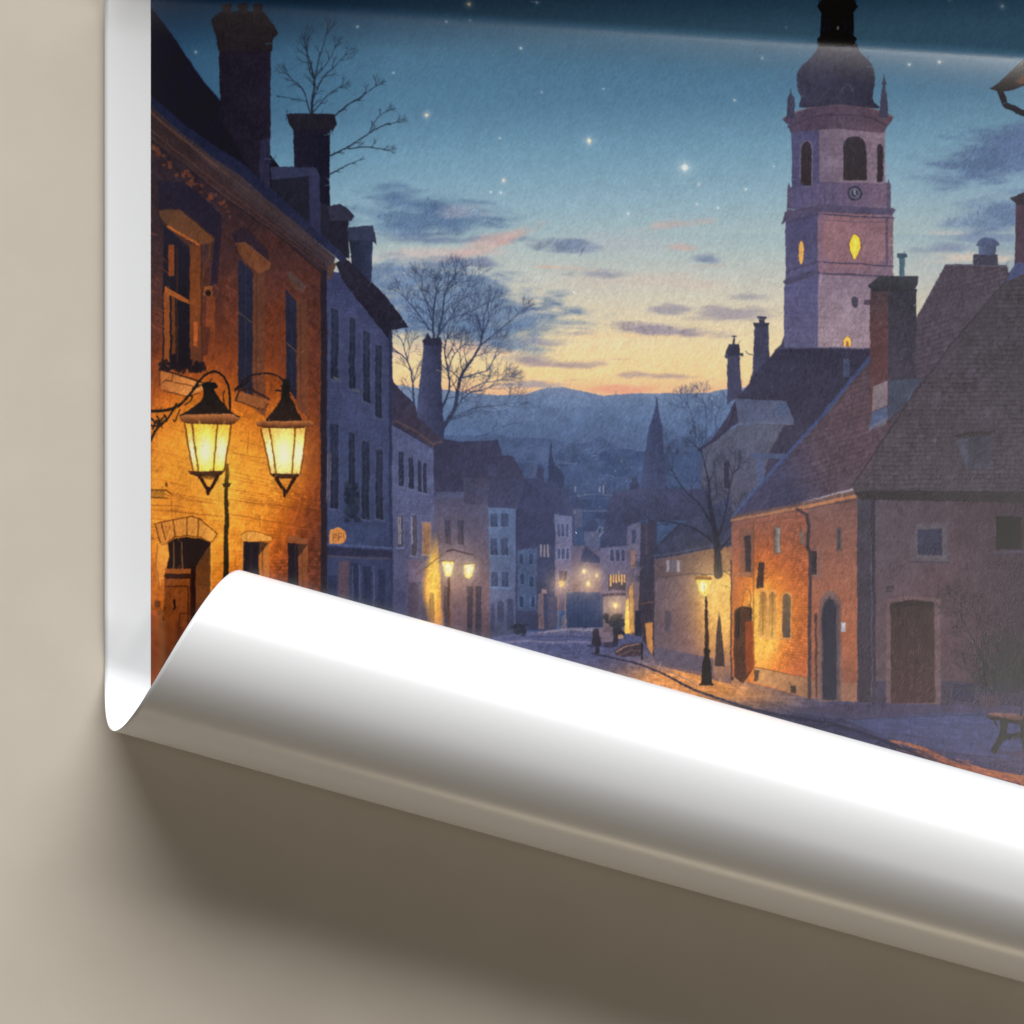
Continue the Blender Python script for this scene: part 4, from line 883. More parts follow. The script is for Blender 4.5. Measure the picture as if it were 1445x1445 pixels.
    poly([(213, 150), (323, 262), (462, 374), (462, 900), (213, 1110)], wall, HL, 1, .07, 5)
    courses((213, 200, 462, 1000), (890, 800), 100, 36000, .17, [HL], 3, .55)
    courses((380, 680, 462, 900), (890, 800), 110, 36000, .22, [HL], 3, .55)
    for i in range(26):                                  # drawn plaster lines
        y = rng.uniform(600, 790); x = rng.choice([213, 240, 330, 340]); L = rng.uniform(40, 110); s = (800 - y) / (890 - x)
        seg((x, y), (x + L, y + s * L), 1, .6, (116, 56, 22), .5)
    for (p, q) in (((213, 694), (305, 712)), ((213, 712), (262, 716)), ((324, 706), (452, 722)), ((324, 690), (380, 700)), ((324, 726), (450, 748)), ((330, 640), (376, 648)), ((367, 729), (367, 748)), ((242, 700), (243, 728)), ((350, 640), (352, 610)), ((213, 760), (224, 764))):
        seg(p, q, 1.2, .9, (110, 52, 20), .65)
    # roof and eaves
    ro = elem('printed_roof', 'printed dark sloping roof of the brick house', HL)
    poly([(213, -160), (213, 8), (240, 45), (268, 86), (289, 116), (312, 144), (382, 219), (394, 234), (445, 300), (492, 366), (444, 322), (384, 268), (353, 240), (310, 212), (262, 180), (213, 136)][1:], lg((240, 40), (20, 22, 38), (420, 280), (24, 23, 36)), ro, 1, .1)
    hlines((213, 0, 490, 370), 6, .62, .22, [ro], 15)
    path([(213, 8), (240, 45), (268, 86), (289, 116), (312, 144)], 1.8, 1.8, (42, 62, 104), .7)
    poly([(213, 134), (262, 177), (310, 210), (353, 238), (384, 266), (445, 320), (490, 364), (484, 372), (440, 334), (378, 282), (345, 252), (305, 226), (260, 190), (213, 150)], vg((134, (26, 31, 56)), (370, (42, 46, 74))), elem('printed_gutter', 'printed blue grey gutter along the eave', HL))
    poly([(213, 150), (260, 190), (305, 226), (345, 252), (378, 282), (440, 334), (474, 364), (470, 378), (458, 386), (400, 338), (323, 284), (265, 236), (213, 196)], vg((150, (50, 38, 42)), (280, (60, 44, 48)), (386, (54, 44, 54))), HL, .92)
    for o in (8, 20, 34, 44): path([(213, 150 + o), (323, 240 + o * .92), (466, 362 + o * .5)], 1.4, 1, rng.choice([(48, 34, 40), (96, 62, 54)]), .65)
    path([(213, 160), (262, 200), (323, 250)], 2, 2, (120, 72, 48), .45); path([(213, 196), (265, 236), (323, 284), (400, 338), (458, 388)], 2.4, 2.4, (42, 34, 42), .8)
    for i in range(46):
        t = rng.random(); x = 214 + 112 * t; y = 203 + 88 * t + rng.uniform(0, 18)
        ell(x, y, rng.uniform(1.5, 4), rng.uniform(1.5, 4), rng.choice([(112, 58, 38), (70, 40, 36), (132, 70, 40)]), None, .55)
    poly([(456, 382), (462, 384), (462, 900), (453, 900), (453, 394)], vg((384, (40, 36, 48)), (900, (40, 34, 42))), elem('printed_downpipe', None, HL))
    poly([(464, 380), (470, 372), (476, 372), (468, 392), (463, 396)], (84, 62, 54), HL)
    b = box(380, 205, 500, 385); v = eid[b[1]:b[3], b[0]:b[2]]; v[v == ro] = HL
    # dormers and chimneys
    c = elem('printed_chimney', 'printed big chimney with three pots rising from the brick house', HL)
    poly([(310, 68), (382, 68), (382, 266), (352, 240), (330, 200), (311, 165)], lg((312, 120), (31, 28, 40), (382, 120), (35, 32, 48)), c, 1, .08); poly([(367, 200), (382, 195), (382, 266), (367, 252)], (46, 46, 74), c, .8)
    poly([(298, 28), (311, 17), (372, 17), (388, 38), (394, 48), (386, 56), (384, 74), (309, 72), (306, 52)], (36, 32, 38), c)
    for x in (314, 336, 357): poly([(x, 7), (x + 14, 6), (x + 13, 20), (x + 1, 20)], (44, 36, 42), elem('printed_chimney_pot', None, c))
    for i in range(24): seg((rng.uniform(302, 388), rng.uniform(24, 60)), (rng.uniform(302, 388), rng.uniform(24, 60)), 1, 1, (50, 44, 48), .3)
    courses((300, 14, 396, 260), (1700, 300), 210, 110000, .07, [c], 9, .6)
    d = elem('printed_dormer', 'printed flat-topped dormer between the two large chimneys', HL)
    poly([(383, 236), (446, 236), (453, 246), (453, 330), (437, 316), (384, 268)], (34, 36, 50), d); poly([(383, 236), (446, 236), (452, 248), (384, 254)], (50, 54, 84), d); poly([(437, 250), (453, 248), (453, 332), (437, 318)], (48, 50, 80), d)
    c2 = elem('printed_chimney', 'printed square chimney with a frayed cap below the saplings', HL)
    poly([(414, 182), (466, 182), (466, 296), (452, 290), (452, 246), (446, 237), (416, 237)], lg((414, 200), (34, 34, 52), (466, 200), (28, 28, 44)), c2, 1, .1); poly([(404, 163), (408, 161), (472, 161), (476, 176), (470, 186), (466, 182), (414, 184), (408, 176)], (36, 35, 46), c2)
    for i in range(14): x = rng.uniform(408, 474); seg((x, 178), (x + rng.uniform(-2, 3), 190), 2, .6, (34, 33, 44), .8)
    poly([(452, 286), (468, 292), (490, 310), (492, 364), (453, 330)], (38, 38, 54), HL)
    d = elem('printed_dormer', 'printed gabled dormer partly hidden by the next one', HL); poly([(463, 292), (480, 288), (490, 294), (501, 305), (496, 312), (466, 312)], (48, 50, 70), d); poly([(466, 312), (492, 312), (493, 366), (466, 342)], (36, 36, 50), d)
    d = elem('printed_dormer', 'printed rightmost flat dormer above the slate blue house', HL); poly([(490, 321), (527, 318), (532, 346), (527, 342), (492, 340)], (52, 58, 86), d); poly([(493, 340), (526, 340), (525, 400), (496, 372)], lg((493, 350), (36, 40, 56), (526, 350), (50, 58, 90)), d)
    # windows of the brick house
    w = elem('printed_window', 'printed tall upper window with an orange-lit hood', HL)
    poly([(222, 256), (262, 258), (300, 290), (314, 306), (308, 400), (298, 405), (303, 337), (255, 296), (226, 296)], (34, 32, 50), HL, .8)
    poly([(231, 318), (268, 350), (270, 522), (230, 520)], vg((320, (34, 33, 46)), (520, (28, 24, 32))), w)
    poly([(268, 346), (284, 342), (287, 524), (269, 522)], vg((345, (98, 54, 34)), (430, (124, 64, 32)), (524, (84, 46, 36))), w); seg((284, 346), (286, 520), 2, 2, (60, 36, 34), .8)
    rect(238, 346, 246, 390, (124, 62, 34), w); rect(232, 412, 240, 520, (150, 76, 34), w, .9); rect(243, 418, 248, 500, (120, 62, 32), w, .8); seg((250, 350), (251, 520), 1.6, 1.6, (74, 42, 34), .8)
    poly([(233, 404), (268, 424), (268, 430), (233, 413)], (158, 82, 36), w); seg((240, 320), (268, 345), 2, 2, (96, 52, 34), .7)
    poly([(225, 297), (240, 295), (256, 296), (303, 337), (299, 343), (282, 346), (236, 318), (228, 308)], lg((240, 296), (92, 60, 44), (300, 340), (104, 62, 40)), w); path([(225, 297), (240, 295), (256, 296), (303, 337)], 2, 2, (54, 40, 40), .9); path([(238, 320), (281, 346)], 4, 3, (186, 94, 38), .85)
    path([(297, 344), (296, 362), (289, 378), (286, 405)], 4, 3, (90, 54, 36), .8); rect(288, 404, 300, 418, (134, 76, 40), w, .9); ell(294, 414, 4, 5, (40, 28, 30)); rect(292, 418, 304, 470, (156, 74, 34), None, .5)
    for i in range(14):
        x = rng.uniform(214, 232); y = rng.uniform(330, 470); seg((x, y), (x + rng.uniform(4, 12), y + rng.uniform(2, 7)), 1.4, 1, (170, 78, 34), .45)
    poly([(274, 455), (280, 455), (279, 490), (274, 488)], (196, 90, 40), None, .8); poly([(287, 462), (298, 462), (294, 500), (286, 505)], (72, 38, 34), None, .7)
    fb = elem('printed_flower_box', 'printed stone window box with dark planting under the tall upper window', HL)
    for i in range(60): ell(rng.uniform(228, 290), 516 + rng.uniform(-4, 8), rng.uniform(2, 5), rng.uniform(2, 5), (30, 24, 32), fb, .85)
    poly([(225, 523), (244, 526), (290, 542), (288, 552), (262, 560), (246, 555), (232, 552), (226, 545)], lg((226, 530), (176, 98, 46), (284, 550), (214, 132, 64)), fb); path([(225, 523), (244, 526), (290, 542)], 2.4, 2.4, (40, 26, 26), .9); path([(226, 545), (234, 537), (284, 548)], 1.4, 1.4, (86, 44, 24), .9); path([(226, 524), (226, 545), (232, 552), (262, 560), (284, 556)], 1.6, 1.6, (80, 40, 24), .9); seg((244, 527), (243, 538), 1.2, 1.2, (86, 44, 24)); ell(231, 546, 4, 4.5, (188, 106, 56))
    for x0, x1, yt, j, lab in ((337, 357, 366, 374, 'printed dark tall window in the middle of the brick front'), (404, 419, 408, 434, 'printed narrow dark window nearest the slate blue house')):
        w = elem('printed_window', lab, HL)
        poly([(x0, yt), (x1, yt + 18), (x1, 566), (x0, 545)], vg((yt, (38, 40, 60)), (560, (36, 38, 56))), w); poly([(x1, yt + 16), (j, yt + 14), (j + 1, 590), (x1, 575)], vg((yt, (86, 54, 44)), (560, (112, 62, 42))), w)
        seg((x1 + 5, yt + 22), (x1 + 6, 570), 1.2, 1.2, (66, 42, 40), .7); seg((x0, yt + 76), (x1, yt + 90), 1.8, 1.8, (90, 72, 62), .8); seg(((x0 + x1) / 2, yt + 10), ((x0 + x1) / 2, 545), 1, 1, (50, 54, 76), .8)
    poly([(326, 330), (345, 320), (378, 352), (380, 372), (345, 345), (334, 345)], (44, 36, 50), HL, .8)
    poly([(333, 344), (346, 344), (383, 372), (380, 380), (366, 387), (345, 370), (336, 356)], lg((335, 345), (98, 58, 40), (380, 380), (116, 68, 44)), None, .95); path([(333, 344), (346, 343), (383, 372)], 1.6, 1.6, (140, 84, 56), .6)
    poly([(405, 386), (412, 384), (434, 404), (430, 414), (416, 408)], (84, 60, 54), None, .9); path([(410, 388), (432, 406)], 3, 3, (70, 72, 88), .5)
    fb = elem('printed_flower_box', 'printed shadowed window box between the two near lamps', HL)
    poly([(334, 560), (342, 553), (380, 567), (379, 575), (371, 579), (335, 566)], (140, 78, 44), fb); path([(334, 566), (338, 552), (350, 548), (380, 564)], 3, 4, (48, 32, 34), .9, fb); path([(334, 566), (371, 579), (380, 570)], 1.4, 1.4, (66, 36, 28), .9)
    # arched door
    dr = elem('printed_door', 'printed panelled wooden door under a stone arch', HL)
    arc = [(219.5, 740), (232, 737), (244, 734), (271, 729), (283, 733), (307, 754), (301.5, 763), (296, 766), (283, 758), (263, 756), (247, 758), (237, 766), (228, 770), (224, 760)]
    poly(arc, lg((225, 740), (206, 124, 46), (305, 755), (228, 148, 56)), elem('printed_arch', 'printed stone arch blocks over the door', HL)); path(arc + [arc[0]], 1.6, 1.6, (96, 46, 16), .9)
    for p, q in (((244, 734), (248, 757)), ((264, 731), (265, 755)), ((280, 731), (280, 756)), ((228, 740), (234, 762))): seg(p, q, 1.8, 1.6, (96, 46, 16), .9)
    path([(234, 742), (236, 756), (239, 742), (241, 748)], 1, 1, (140, 72, 26), .7)
    poly([(222, 768), (237, 766), (236, 780), (239, 790), (233, 806), (226, 830), (222, 820), (220, 800)], (234, 148, 60), None, .6); path([(222, 768), (221, 800), (226, 832)], 1.2, 1.2, (110, 56, 20), .7)
    poly([(237, 767), (247, 760), (263, 758), (283, 760), (297, 767), (299, 1000), (232, 1000), (231, 880), (233, 810), (239, 786)], vg((760, (34, 20, 18)), (860, (44, 24, 18)), (990, (64, 30, 22))), dr)
    poly([(277, 800), (297, 768), (299, 860), (290, 900), (275, 960)], vg((770, (92, 52, 28)), (840, (126, 68, 32)), (930, (70, 36, 26))), HL, .9); seg((276, 824), (298, 828), 1, 1, (70, 38, 24), .7)
    seg((298, 770), (300, 850), 2.2, 2.2, (250, 170, 66), .7)
    rect(233, 803, 270, 810, (146, 74, 28), dr); rect(232, 812, 272, 816, (60, 30, 18), dr)
    for x in (245, 257): seg((x, 765), (x + .8, 803), 1.2, 1.6, (150, 104, 70), .8)
    poly([(232, 817), (269, 817), (267, 940), (232, 980)], vg((817, (134, 66, 26)), (900, (112, 52, 24)), (960, (84, 40, 22))), dr, 1, .12)
    path([(234, 828), (266, 828), (265, 900)], 1.8, 1.8, (62, 26, 14), .9); path([(254, 866), (266, 866)], 1.6, 1.6, (62, 26, 14), .9); path([(254, 866), (254, 910)], 1.6, 1.6, (62, 26, 14), .9); path([(246, 848), (247, 858), (245, 860)], 3, 2.4, (30, 16, 14), .95); seg((240, 828), (240, 930), 1, 1, (90, 38, 18), .7); seg((270, 818), (268, 930), 3, 3, (60, 30, 18), .8)
    rect(213, 862, 223, 1000, (176, 82, 40), HL, .5); poly([(222, 862), (231, 862), (231, 1000), (222, 1000)], (126, 76, 44), HL, .8); rect(219, 848, 227, 858, (90, 50, 30), None, .8)
    # lower windows
    for x0, x1, x2, yt, lab in ((344, 366, 380, 764, 'printed lower window with a curved yellow hood'), (407, 422, 435, 767, 'printed lower window at the dim end of the brick front')):
        w = elem('printed_window', lab, HL)
        poly([(x0, yt), (x1, yt + 1), (x1, 860), (x0, 850)], (34, 28, 36), w); poly([(x1, yt), (x2, yt + 2), (x2 + 1, 870), (x1, 862)], lg((x1, yt), (186, 108, 42) if x0 < 400 else (132, 74, 42), (x2, 860), (150, 84, 40) if x0 < 400 else (112, 62, 40)), w); seg((x1 + 5, yt + 8), (x1 + 6, 860), 1.4, 1.2, (90, 50, 28), .8); seg((x0 + 11, yt + 4), (x0 + 11, 850), 1, 1, (66, 50, 48), .7); poly([(x1, yt), (x2, yt + 2), (x1, yt + 20)], (38, 28, 30), w, .7)
    poly(curve([(341, 755), (350, 750), (366, 751), (382, 757), (381, 763), (345, 763), (341, 755)], 4), (222, 146, 58), HL); path(curve([(341, 755), (350, 750), (366, 751), (382, 757)], 4), 1.4, 1.4, (130, 70, 26), .8); poly([(406, 757), (420, 756), (434, 762), (434, 768), (407, 766)], (128, 72, 44), None, .8)
    rect(341, 764, 344, 830, (206, 126, 48), None, .7); path([(334, 782), (332, 800), (336, 806)], 1, 1, (140, 72, 26), .7); rect(213, 693, 232, 702, (150, 96, 30), None, .7); path([(213, 692), (234, 692), (243, 697)], 2, 2, (84, 46, 18), .9); path([(213, 702), (236, 703)], 1.6, 1.6, (84, 46, 18), .9); ell(235, 684, 2, 3, (110, 60, 30))

    # ---------------- lamps ----------------
    glow(294, 635, 60, 62, (255, 150, 30), .22, None, .8); glow(404, 640, 46, 52, (255, 150, 40), .14, [HL], .8); glow(318, 690, 24, 46, (255, 205, 60), .34, [HL], .9)
    lp = elem('printed_pole', 'printed dark lamp pole standing in front of the brick house'); poly([(319, 655), (323.5, 655), (323, 682), (324, 860), (315, 860), (317.5, 682)], vg((655, (110, 78, 24)), (700, (54, 44, 22)), (860, (36, 28, 20))), lp); poly([(314, 683), (327, 682), (324, 688), (316, 688)], (62, 48, 26), lp)
    L1 = elem('printed_street_lamp', 'printed larger glowing lantern nearest the left edge of the picture')
    IR = (34, 26, 24)
    br = elem('printed_bracket', 'printed curled iron bracket', L1)
    path(curve([(213, 581), (230, 580), (246, 576), (256, 570), (265, 562), (284, 537), (294, 528), (306, 525), (317, 533), (324, 550), (326, 584)], 6), 4.2, 3.2, IR, 1, br)
    path(curve([(213, 622), (222, 606), (236, 592), (246, 577), (249, 570)], 6), 4, 2.4, IR, 1, br); path(curve([(265, 562), (280, 546), (288, 544), (296, 540), (300, 535)], 6), 2.4, 1.4, IR, 1, br); path(curve([(254, 578), (250, 590), (247, 595), (245, 592)], 5), 2, 1.2, IR, 1, br); path(curve([(262, 572), (270, 566), (272, 560), (268, 560)], 5), 1.8, 1.2, IR, 1, br); path(curve([(318, 575), (316, 560), (318, 552)], 4), 2, 1.4, IR, 1, br)
    for p in ([(213, 590), (224, 598), (232, 588)], [(216, 606), (222, 594), (230, 604)], [(213, 600), (220, 602), (226, 596), (222, 588)], [(232, 586), (236, 594), (229, 598)]): path(curve(p, 5), 2.4, 1.8, IR, .95, br)
    def lantern(L, cap, brim, panes, bars, base, vee, dim=1.0):
        p = elem('printed_lamp_cap', None, L); poly(cap, vg((540, (26 + 18 * (1 - dim),) * 3), (592, (44, 32, 30))), p, 1, .12)
        gl = elem('printed_lamp_glass', 'printed glowing yellow lantern glass', L)
        for pts, c0, c1 in panes:
            ys = [q[1] for q in pts]; cx = sum(q[0] for q in pts) / 4
            poly(pts, (lambda cx, y0, y1, c0, c1: lambda X, Y: ramp(np.clip(gauss(X, Y, cx, y0 + .58 * (y1 - y0), 12, 22) * 1.02, 0, 1), [(0, c0), (.55, c1), (1, (255, 246, 188))]))(cx, min(ys), max(ys), c0, c1), gl, 1, .04)
        for a, b_ in bars: seg(a, b_, 2.6, 2.2, (120, 62, 20), .95, p)
        poly(brim, vg((min(q[1] for q in brim), (186, 110, 60)), (max(q[1] for q in brim), (70, 36, 24))), p); poly(base, (60, 34, 24), p)
        for a, b_ in vee: seg(a, b_, 5.4, 4, (46, 26, 20), 1, p)
        return gl
    lantern(L1, curve([(286, 545), (291, 540), (304, 540), (309, 546), (304, 550), (307, 558), (316, 570), (327, 582), (338, 590), (256, 590), (270, 577), (283, 567), (288, 556), (287, 549), (286, 545)], 3),
            [(254, 588), (262, 585), (331, 585), (340, 591), (332, 598), (326, 600), (264, 598), (256, 594)],
            [([(261, 597), (271, 597), (282, 665), (273, 664)], (214, 140, 36), (250, 206, 84)), ([(271, 597), (308, 597), (302, 665), (281, 665)], (238, 170, 40), (255, 228, 92)), ([(308, 597), (328, 597), (317, 665), (302, 665)], (226, 152, 38), (254, 212, 80))],
            [((271, 597), (281, 665)), ((308, 597), (302, 665)), ((261, 598), (273, 664)), ((328, 598), (317, 665))], [(266, 665), (318, 665), (314, 670), (302, 674), (284, 674), (270, 670)], [((282, 672), (294, 692)), ((308, 672), (295, 696)), ((294, 690), (294.5, 698))])
    ell(294, 674, 10, 3, (120, 70, 30), None, .7)
    L2 = elem('printed_street_lamp', 'printed second glowing lantern, hanging right of the larger one')
    br = elem('printed_bracket', None, L2)
    path(curve([(332, 552), (340, 543), (346, 537), (355, 531), (364, 529), (380, 528), (393, 532), (402, 540)], 6), 2.6, 2.6, (40, 30, 32), 1, br); path(curve([(336, 549), (348, 541), (352, 536)], 4), 4, 2, (36, 28, 30), 1, br)
    for y, w_ in ((540, 8), (546, 12), (552, 28), (558, 12)): seg((404 - w_ / 2, y), (404 + w_ / 2, y), 3, 3, (40, 32, 36), .95, br)
    glow(404, 640, 24, 40, (255, 200, 90), .3, [HL])
    lantern(L2, curve([(399, 536), (408, 536), (409, 558), (413, 566), (419, 580), (424, 596), (377, 596), (386, 580), (396, 566), (399, 536)], 3),
            [(362, 597), (366, 595), (440, 594), (443, 598), (438, 602), (430, 605), (374, 605), (364, 602)],
            [([(368, 605), (381, 605), (391, 669), (383, 669)], (206, 140, 60), (248, 208, 104)), ([(381, 605), (417, 605), (412, 669), (391, 669)], (236, 178, 74), (255, 234, 130)), ([(417, 605), (434, 605), (424, 669), (412, 669)], (220, 154, 64), (252, 214, 110))],
            [((381, 605), (391, 669)), ((417, 605), (412, 669)), ((369, 606), (383, 669)), ((433, 606), (424, 669))], [(382, 669), (424, 669), (421, 674), (412, 676), (394, 676), (386, 674)], [((391, 676), (402, 694)), ((416, 676), (404, 697)), ((402, 694), (402, 701))], .7)
    glow(295, 640, 24, 32, (255, 226, 110), .12); glow(402, 645, 20, 28, (255, 230, 140), .12)
    # twin lamps mid left
    L3 = elem('printed_street_lamp', 'printed twin lantern lamp post far down on the left pavement')
    glow(645, 806, 34, 40, (255, 160, 60), .38, None, .8); glow(608, 820, 22, 60, (255, 180, 60), .15)
    seg((634, 815), (634, 900), 3.2, 4.4, (84, 52, 40), .95, elem('printed_lamp_post', None, L3)); path(curve([(588, 810), (596, 806), (620, 788), (634, 777)], 5), 1.4, 1.6, (104, 74, 64), .9); path([(630, 779), (640, 776), (668, 784)], 2.4, 1.8, (66, 50, 52), .9)
    for pts in ([(624, 792), (641, 793), (638, 812), (634, 815), (629, 814)], [(654, 797), (670, 796), (667, 812), (662, 818), (657, 815)]):
        gl = elem('printed_lamp_glass', 'printed small pale yellow lantern', L3); poly(pts, (255, 206, 104), gl, 1, .04); ell(sum(p[0] for p in pts) / 5, 803, 4, 7, (255, 244, 196), None, .8); seg((pts[0][0] - 1, pts[0][1]), (pts[1][0] + 1, pts[1][1]), 1.8, 1.8, (110, 70, 40), .9)
        glow(sum(p[0] for p in pts) / 5, 804, 11, 14, (255, 220, 120), .5)
    # lamp on the right pavement
    glow(993, 826, 32, 40, (255, 180, 70), .34, None, .8); glow(1014, 850, 30, 56, (255, 190, 80), .10)
    L4 = elem('printed_street_lamp', 'printed tall black lamp post alone on the right pavement, its lantern lit')
    pp = elem('printed_lamp_post', None, L4)
    poly([(995.5, 842), (998.5, 842), (1000, 880), (1000.5, 916), (994.5, 916), (995, 880)], (60, 42, 36), pp); poly([(993, 918), (997, 914), (1002, 918), (1001, 926), (1003, 936), (1005, 966), (989, 966), (991, 936), (994, 926)], (38, 28, 32), pp); seg((988, 966), (1006, 966), 3, 3, (34, 26, 32), .95, pp)
    gl = elem('printed_lamp_glass', 'printed bright yellow lantern', L4)
    poly([(983, 818), (1004, 818), (1000, 834), (998, 840), (991, 841), (986, 832)], (255, 214, 88), gl, 1, .04); ell(993, 828, 4, 7, (255, 248, 196), None, .85); poly([(981, 817), (984, 814), (1003, 814), (1006, 817), (1004, 819), (983, 819)], (140, 90, 40), L4); seg((990, 812), (998, 812), 2, 2, (96, 66, 40), .8); seg((994, 819), (995, 838), .9, .9, (220, 160, 60), .6)
    glow(993, 828, 12, 14, (255, 214, 110), .28)
    # far lights
    for x, y, r, lab in ((793, 824, 4.5, 'printed starburst lamp at the far end of the left row'), (824, 807, 3.6, 'printed small round lamp above the gate'), (830, 824, 4.2, 'printed square lit lamp over the gate'), (842, 813, 2.6, 'printed tiny pale lamp right of the gate lamps'), (869, 855, 4.4, 'printed lamp over the bushes by the lit doorway')):
        glow(x, y, r * 3.4, r * 3.4, (255, 170, 70), .6, None, .8); ell(x, y, r * .8, r, (255, 206, 104), elem('printed_wall_lamp', lab)); ell(x, y, r * .4, r * .5, (255, 244, 200))
    for a in range(8): seg((793, 824), (793 + 15 * math.cos(a * .785 + .2), 824 + 15 * math.sin(a * .785 + .2)), 1.6, .4, (255, 190, 90), .45)
    for x, y0, y1 in ((788, 836, 886), (798, 836, 880)): seg((x, y0), (x, y1), 2, 1, (180, 130, 90), .45)
    # brush strokes: short dabs of the colour they start on
    for i in range(15000):
        x = rng.uniform(PX0 + 3, 1500); y = rng.uniform(-20, 1080)
        r_, c_ = int((y - PY0) * SS), int((x - PX0) * SS)
        sky_ = eid[r_, c_] == E_SKY
        if sky_ and i % 4: continue
        k = 1 + rng.gauss(0, .035 if sky_ else .13)
        col = tuple(ink[r_, c_] * np.array([k * (1 + rng.gauss(0, .02)), k, k * (1 + rng.gauss(0, .03))]))
        a = rng.gauss(math.pi / 2 + .25, .35) if not sky_ else rng.gauss(.1, .3)
        L = rng.uniform(4, 14) if not sky_ else rng.uniform(8, 26); w = rng.uniform(.9, 2.4)
        seg((x - L / 2 * math.cos(a), y - L / 2 * math.sin(a)), (x + L / 2 * math.cos(a), y + L / 2 * math.sin(a)), w, w * .5, col, .42)
    # the hand's wobble, softened edges and paint grain
    b = box(520, 500, 1150, 960); c0, r0, c1, r1 = b; X, Y = grid(b)
    hz = (.30 * gauss(X, Y, 800, 735, 105, 90) + .16 * gauss(X, Y, 860, 640, 190, 90)) * (eid[r0:r1, c0:c1] != E_SKY)
    v = ink[r0:r1, c0:c1]; v += (np.array((84, 96, 134), np.float32) - v) * hz[..., None]
    for x, y, r in ((793, 824, 13), (826, 815, 16), (869, 855, 11), (872, 824, 12)): glow(x, y, r, r, (255, 176, 84), .10)
    src = ink.copy(); ids_ = eid.copy()
    for r in range(0, CH, 400):
        b = (0, r, CW, min(CH, r + 400)); X, Y = grid(b)
        dx = (noise(X, Y, 9, 9, 71) - .5) * .9 + (noise(X, Y, 31, 31, 72) - .5) * 1.5 + (noise(X, Y, 3.2, 3.2, 75) - .5) * .8
        dy = (noise(X, Y, 9, 9, 73) - .5) * .8 + (noise(X, Y, 31, 31, 74) - .5) * 1.4 + (noise(X, Y, 3.2, 3.2, 76) - .5) * .8
        ci = np.clip((np.arange(CW)[None, :] + dx * SS).round().astype(int), 0, CW - 1)
        ri = np.clip((np.arange(b[1], b[3])[:, None] + dy * SS).round().astype(int), 0, CH - 1)
        ink[b[1]:b[3]] = src[ri, ci]; eid[b[1]:b[3]] = ids_[ri, ci]
    del src, ids_
    for ax in (0, 1):
        for k in range(2):
            ink[:] = .5 * ink + .25 * (np.roll(ink, 1, ax) + np.roll(ink, -1, ax))
    for r in range(0, CH, 400):
        b = (0, r, CW, min(CH, r + 400)); X, Y = grid(b)
        ns = (eid[b[1]:b[3]] != E_SKY)
        g = (noise(X + .6 * Y, Y, 1.7, 3.4, 31) - .5) * (.07 + .07 * ns) + (noise(X, Y, 1.3, 1.3, 32) - .5) * (.05 + .06 * ns) + (fbm(X, Y, 24, 33, 4) - .5) * (.03 + .18 * ns)
        ink[b[1]:b[3]] *= (1 + g)[..., None]
    grey = (ink * np.array((.3, .59, .11), np.float32)).sum(-1, keepdims=True)
    warm = np.clip((ink[..., :1] - ink[..., 2:]) / 120, 0, 1)
    np.add(ink, (grey - ink) * (.13 - .05 * warm), out=ink)
    np.clip(ink, 2, 255, out=ink)
    return HL
# ---------------- lay the ink on the sheet ----------------
def s2l(c):
    c = c / 255.0
    return np.where(c <= .04045, c / 12.92, ((c + .055) / 1.055) ** 2.4)
INK_GAIN = .82                # how much of the ink's colour the light on the sheet brings back
INK_VEIL = np.interp(np.arange(PX0, PX1), [213, 450, 700, 900, 1250, 1600], [.008, .010, .009, .013, .020, .022])[None, :, None]               # sheen of the semi-gloss coat
paint_picture()
pic = ink.reshape(CH // SS, SS, CW // SS, SS, 3).mean((1, 3))
ids = eid[::SS, ::SS]
H, Wd = ids.shape
lin = np.clip((s2l(pic) - INK_VEIL) / INK_GAIN, .0015, .92).astype(np.float32)

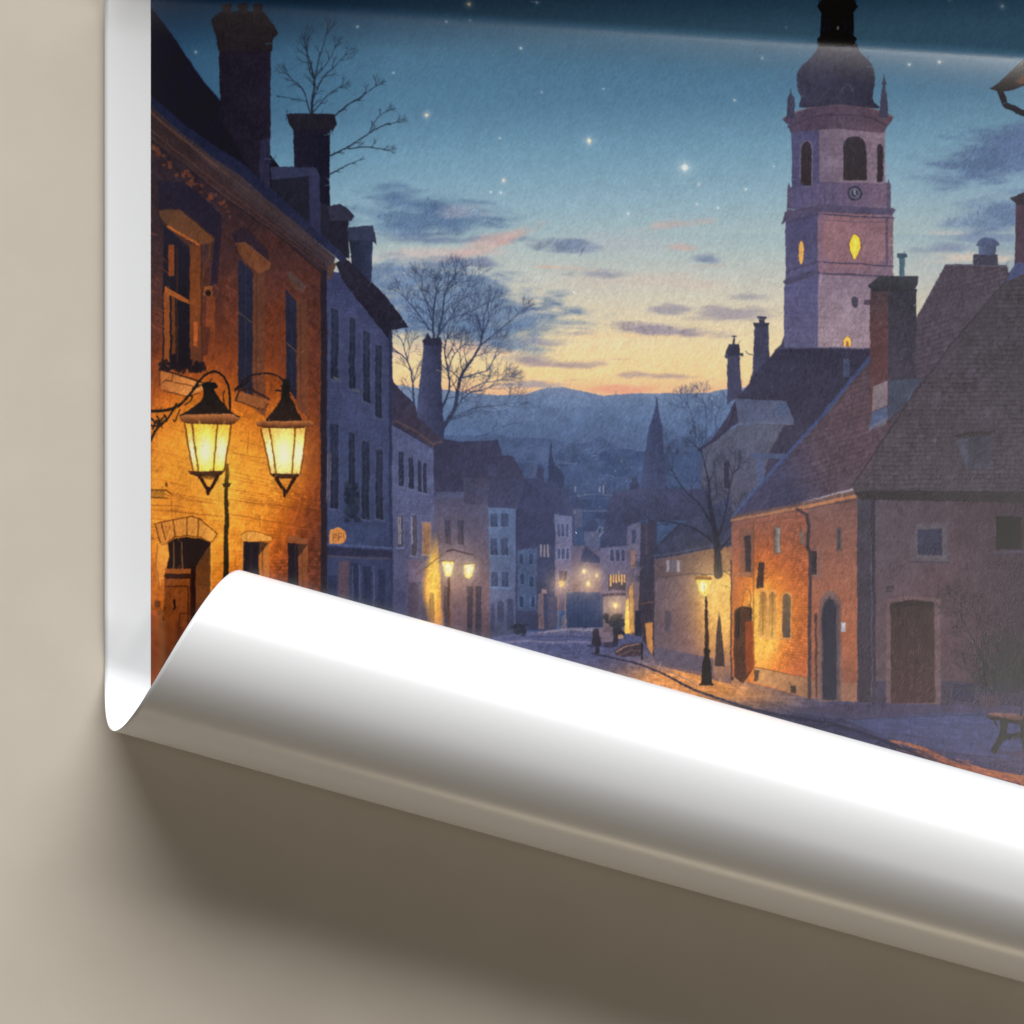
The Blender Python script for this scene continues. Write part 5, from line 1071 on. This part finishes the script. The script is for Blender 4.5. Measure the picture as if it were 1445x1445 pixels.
gx, gy = np.meshgrid(np.arange(PX0, PX0 + Wd, dtype=float), np.arange(PY0, PY0 + H, dtype=float))
OFF = .35                     # ink layer lies this far above the paper (dots)
VX, VY, VZ = sheet(gx, gy, OFF)
s_of = -(gx - XL) * SA + (gy - Y0) * CA
fine = (s_of < -4) & (gy < 808 + .2733 * (gx - 340) + 90)
K = 8                         # cells far inside the roll are joined into K x K patches
hh, ww = (H - 1) // K * K, (Wd - 1) // K * K
blk = fine[:hh, :ww].reshape(hh // K, K, ww // K, K).any((1, 3))
cells = np.repeat(np.repeat(blk, K, 0), K, 1)
cell_id = ids[:hh, :ww]
vid = np.arange(H * Wd).reshape(H, Wd)
flatP = np.stack([VX, VY, VZ], -1).reshape(-1, 3)
flatC = np.concatenate([lin.reshape(-1, 3), np.ones((H * Wd, 1), np.float32)], 1)
fq = np.stack([vid[:hh, :ww], vid[1:hh + 1, :ww], vid[1:hh + 1, 1:ww + 1], vid[:hh, 1:ww + 1]], -1)
rr, cc = np.nonzero(cells)
q_all = fq[rr, cc]; id_all = cell_id[rr, cc]
br_, bc_ = np.nonzero(~blk)
cq = np.stack([vid[br_ * K, bc_ * K], vid[br_ * K + K, bc_ * K], vid[br_ * K + K, bc_ * K + K], vid[br_ * K, bc_ * K + K]], -1)
cid = cell_id[br_ * K + K // 2, bc_ * K + K // 2]
q_all = np.concatenate([q_all, cq]); id_all = np.concatenate([id_all, cid])

def add_ink(o, colours):
    a = o.data.color_attributes.new('ink', 'FLOAT_COLOR', 'POINT')
    a.data.foreach_set('color', np.ascontiguousarray(colours, np.float32).ravel())

made = {}
order = np.argsort(id_all, kind='stable'); q_all = q_all[order]; id_all = id_all[order]
cuts = np.searchsorted(id_all, np.arange(len(ELEMS) + 1))
sizes = np.diff(cuts)
# an element with nothing left in view hands its children to the poster
for k, (name, label, par) in enumerate(ELEMS):
    qs = q_all[cuts[k]:cuts[k + 1]]
    if len(qs) < 6: continue
    v, inv = np.unique(qs, return_inverse=True)
    pr = made.get(par, poster) if par is not None else poster
    o = to_mesh(name, flatP[v], inv.reshape(-1, 4), pr, True, M_PRINT)
    add_ink(o, flatC[v])
    if label: o['label'] = label
    made[k] = o

# ink on the rest of the sheet, inside the roll
xs = np.concatenate([np.arange(PX0, PX0 + ww, K), [PX0 + ww]]).astype(float)
ys = np.concatenate([np.arange(PY0 + hh, YB - 65, 6), [YB - 65]])
GX, GY = np.meshgrid(xs, ys)
P = np.stack(sheet(GX, GY, OFF), -1).reshape(-1, 3)
nzv = .75 + .5 * noise(GX, GY, 22, 8, 3).reshape(-1, 1)
low = np.concatenate([np.array([[.045, .03, .075]], np.float32) * nzv, np.ones((len(P), 1))], 1)
o = to_mesh('printed_foreground', P, grid_quads(*GX.shape), poster, True, M_PRINT); add_ink(o, low)
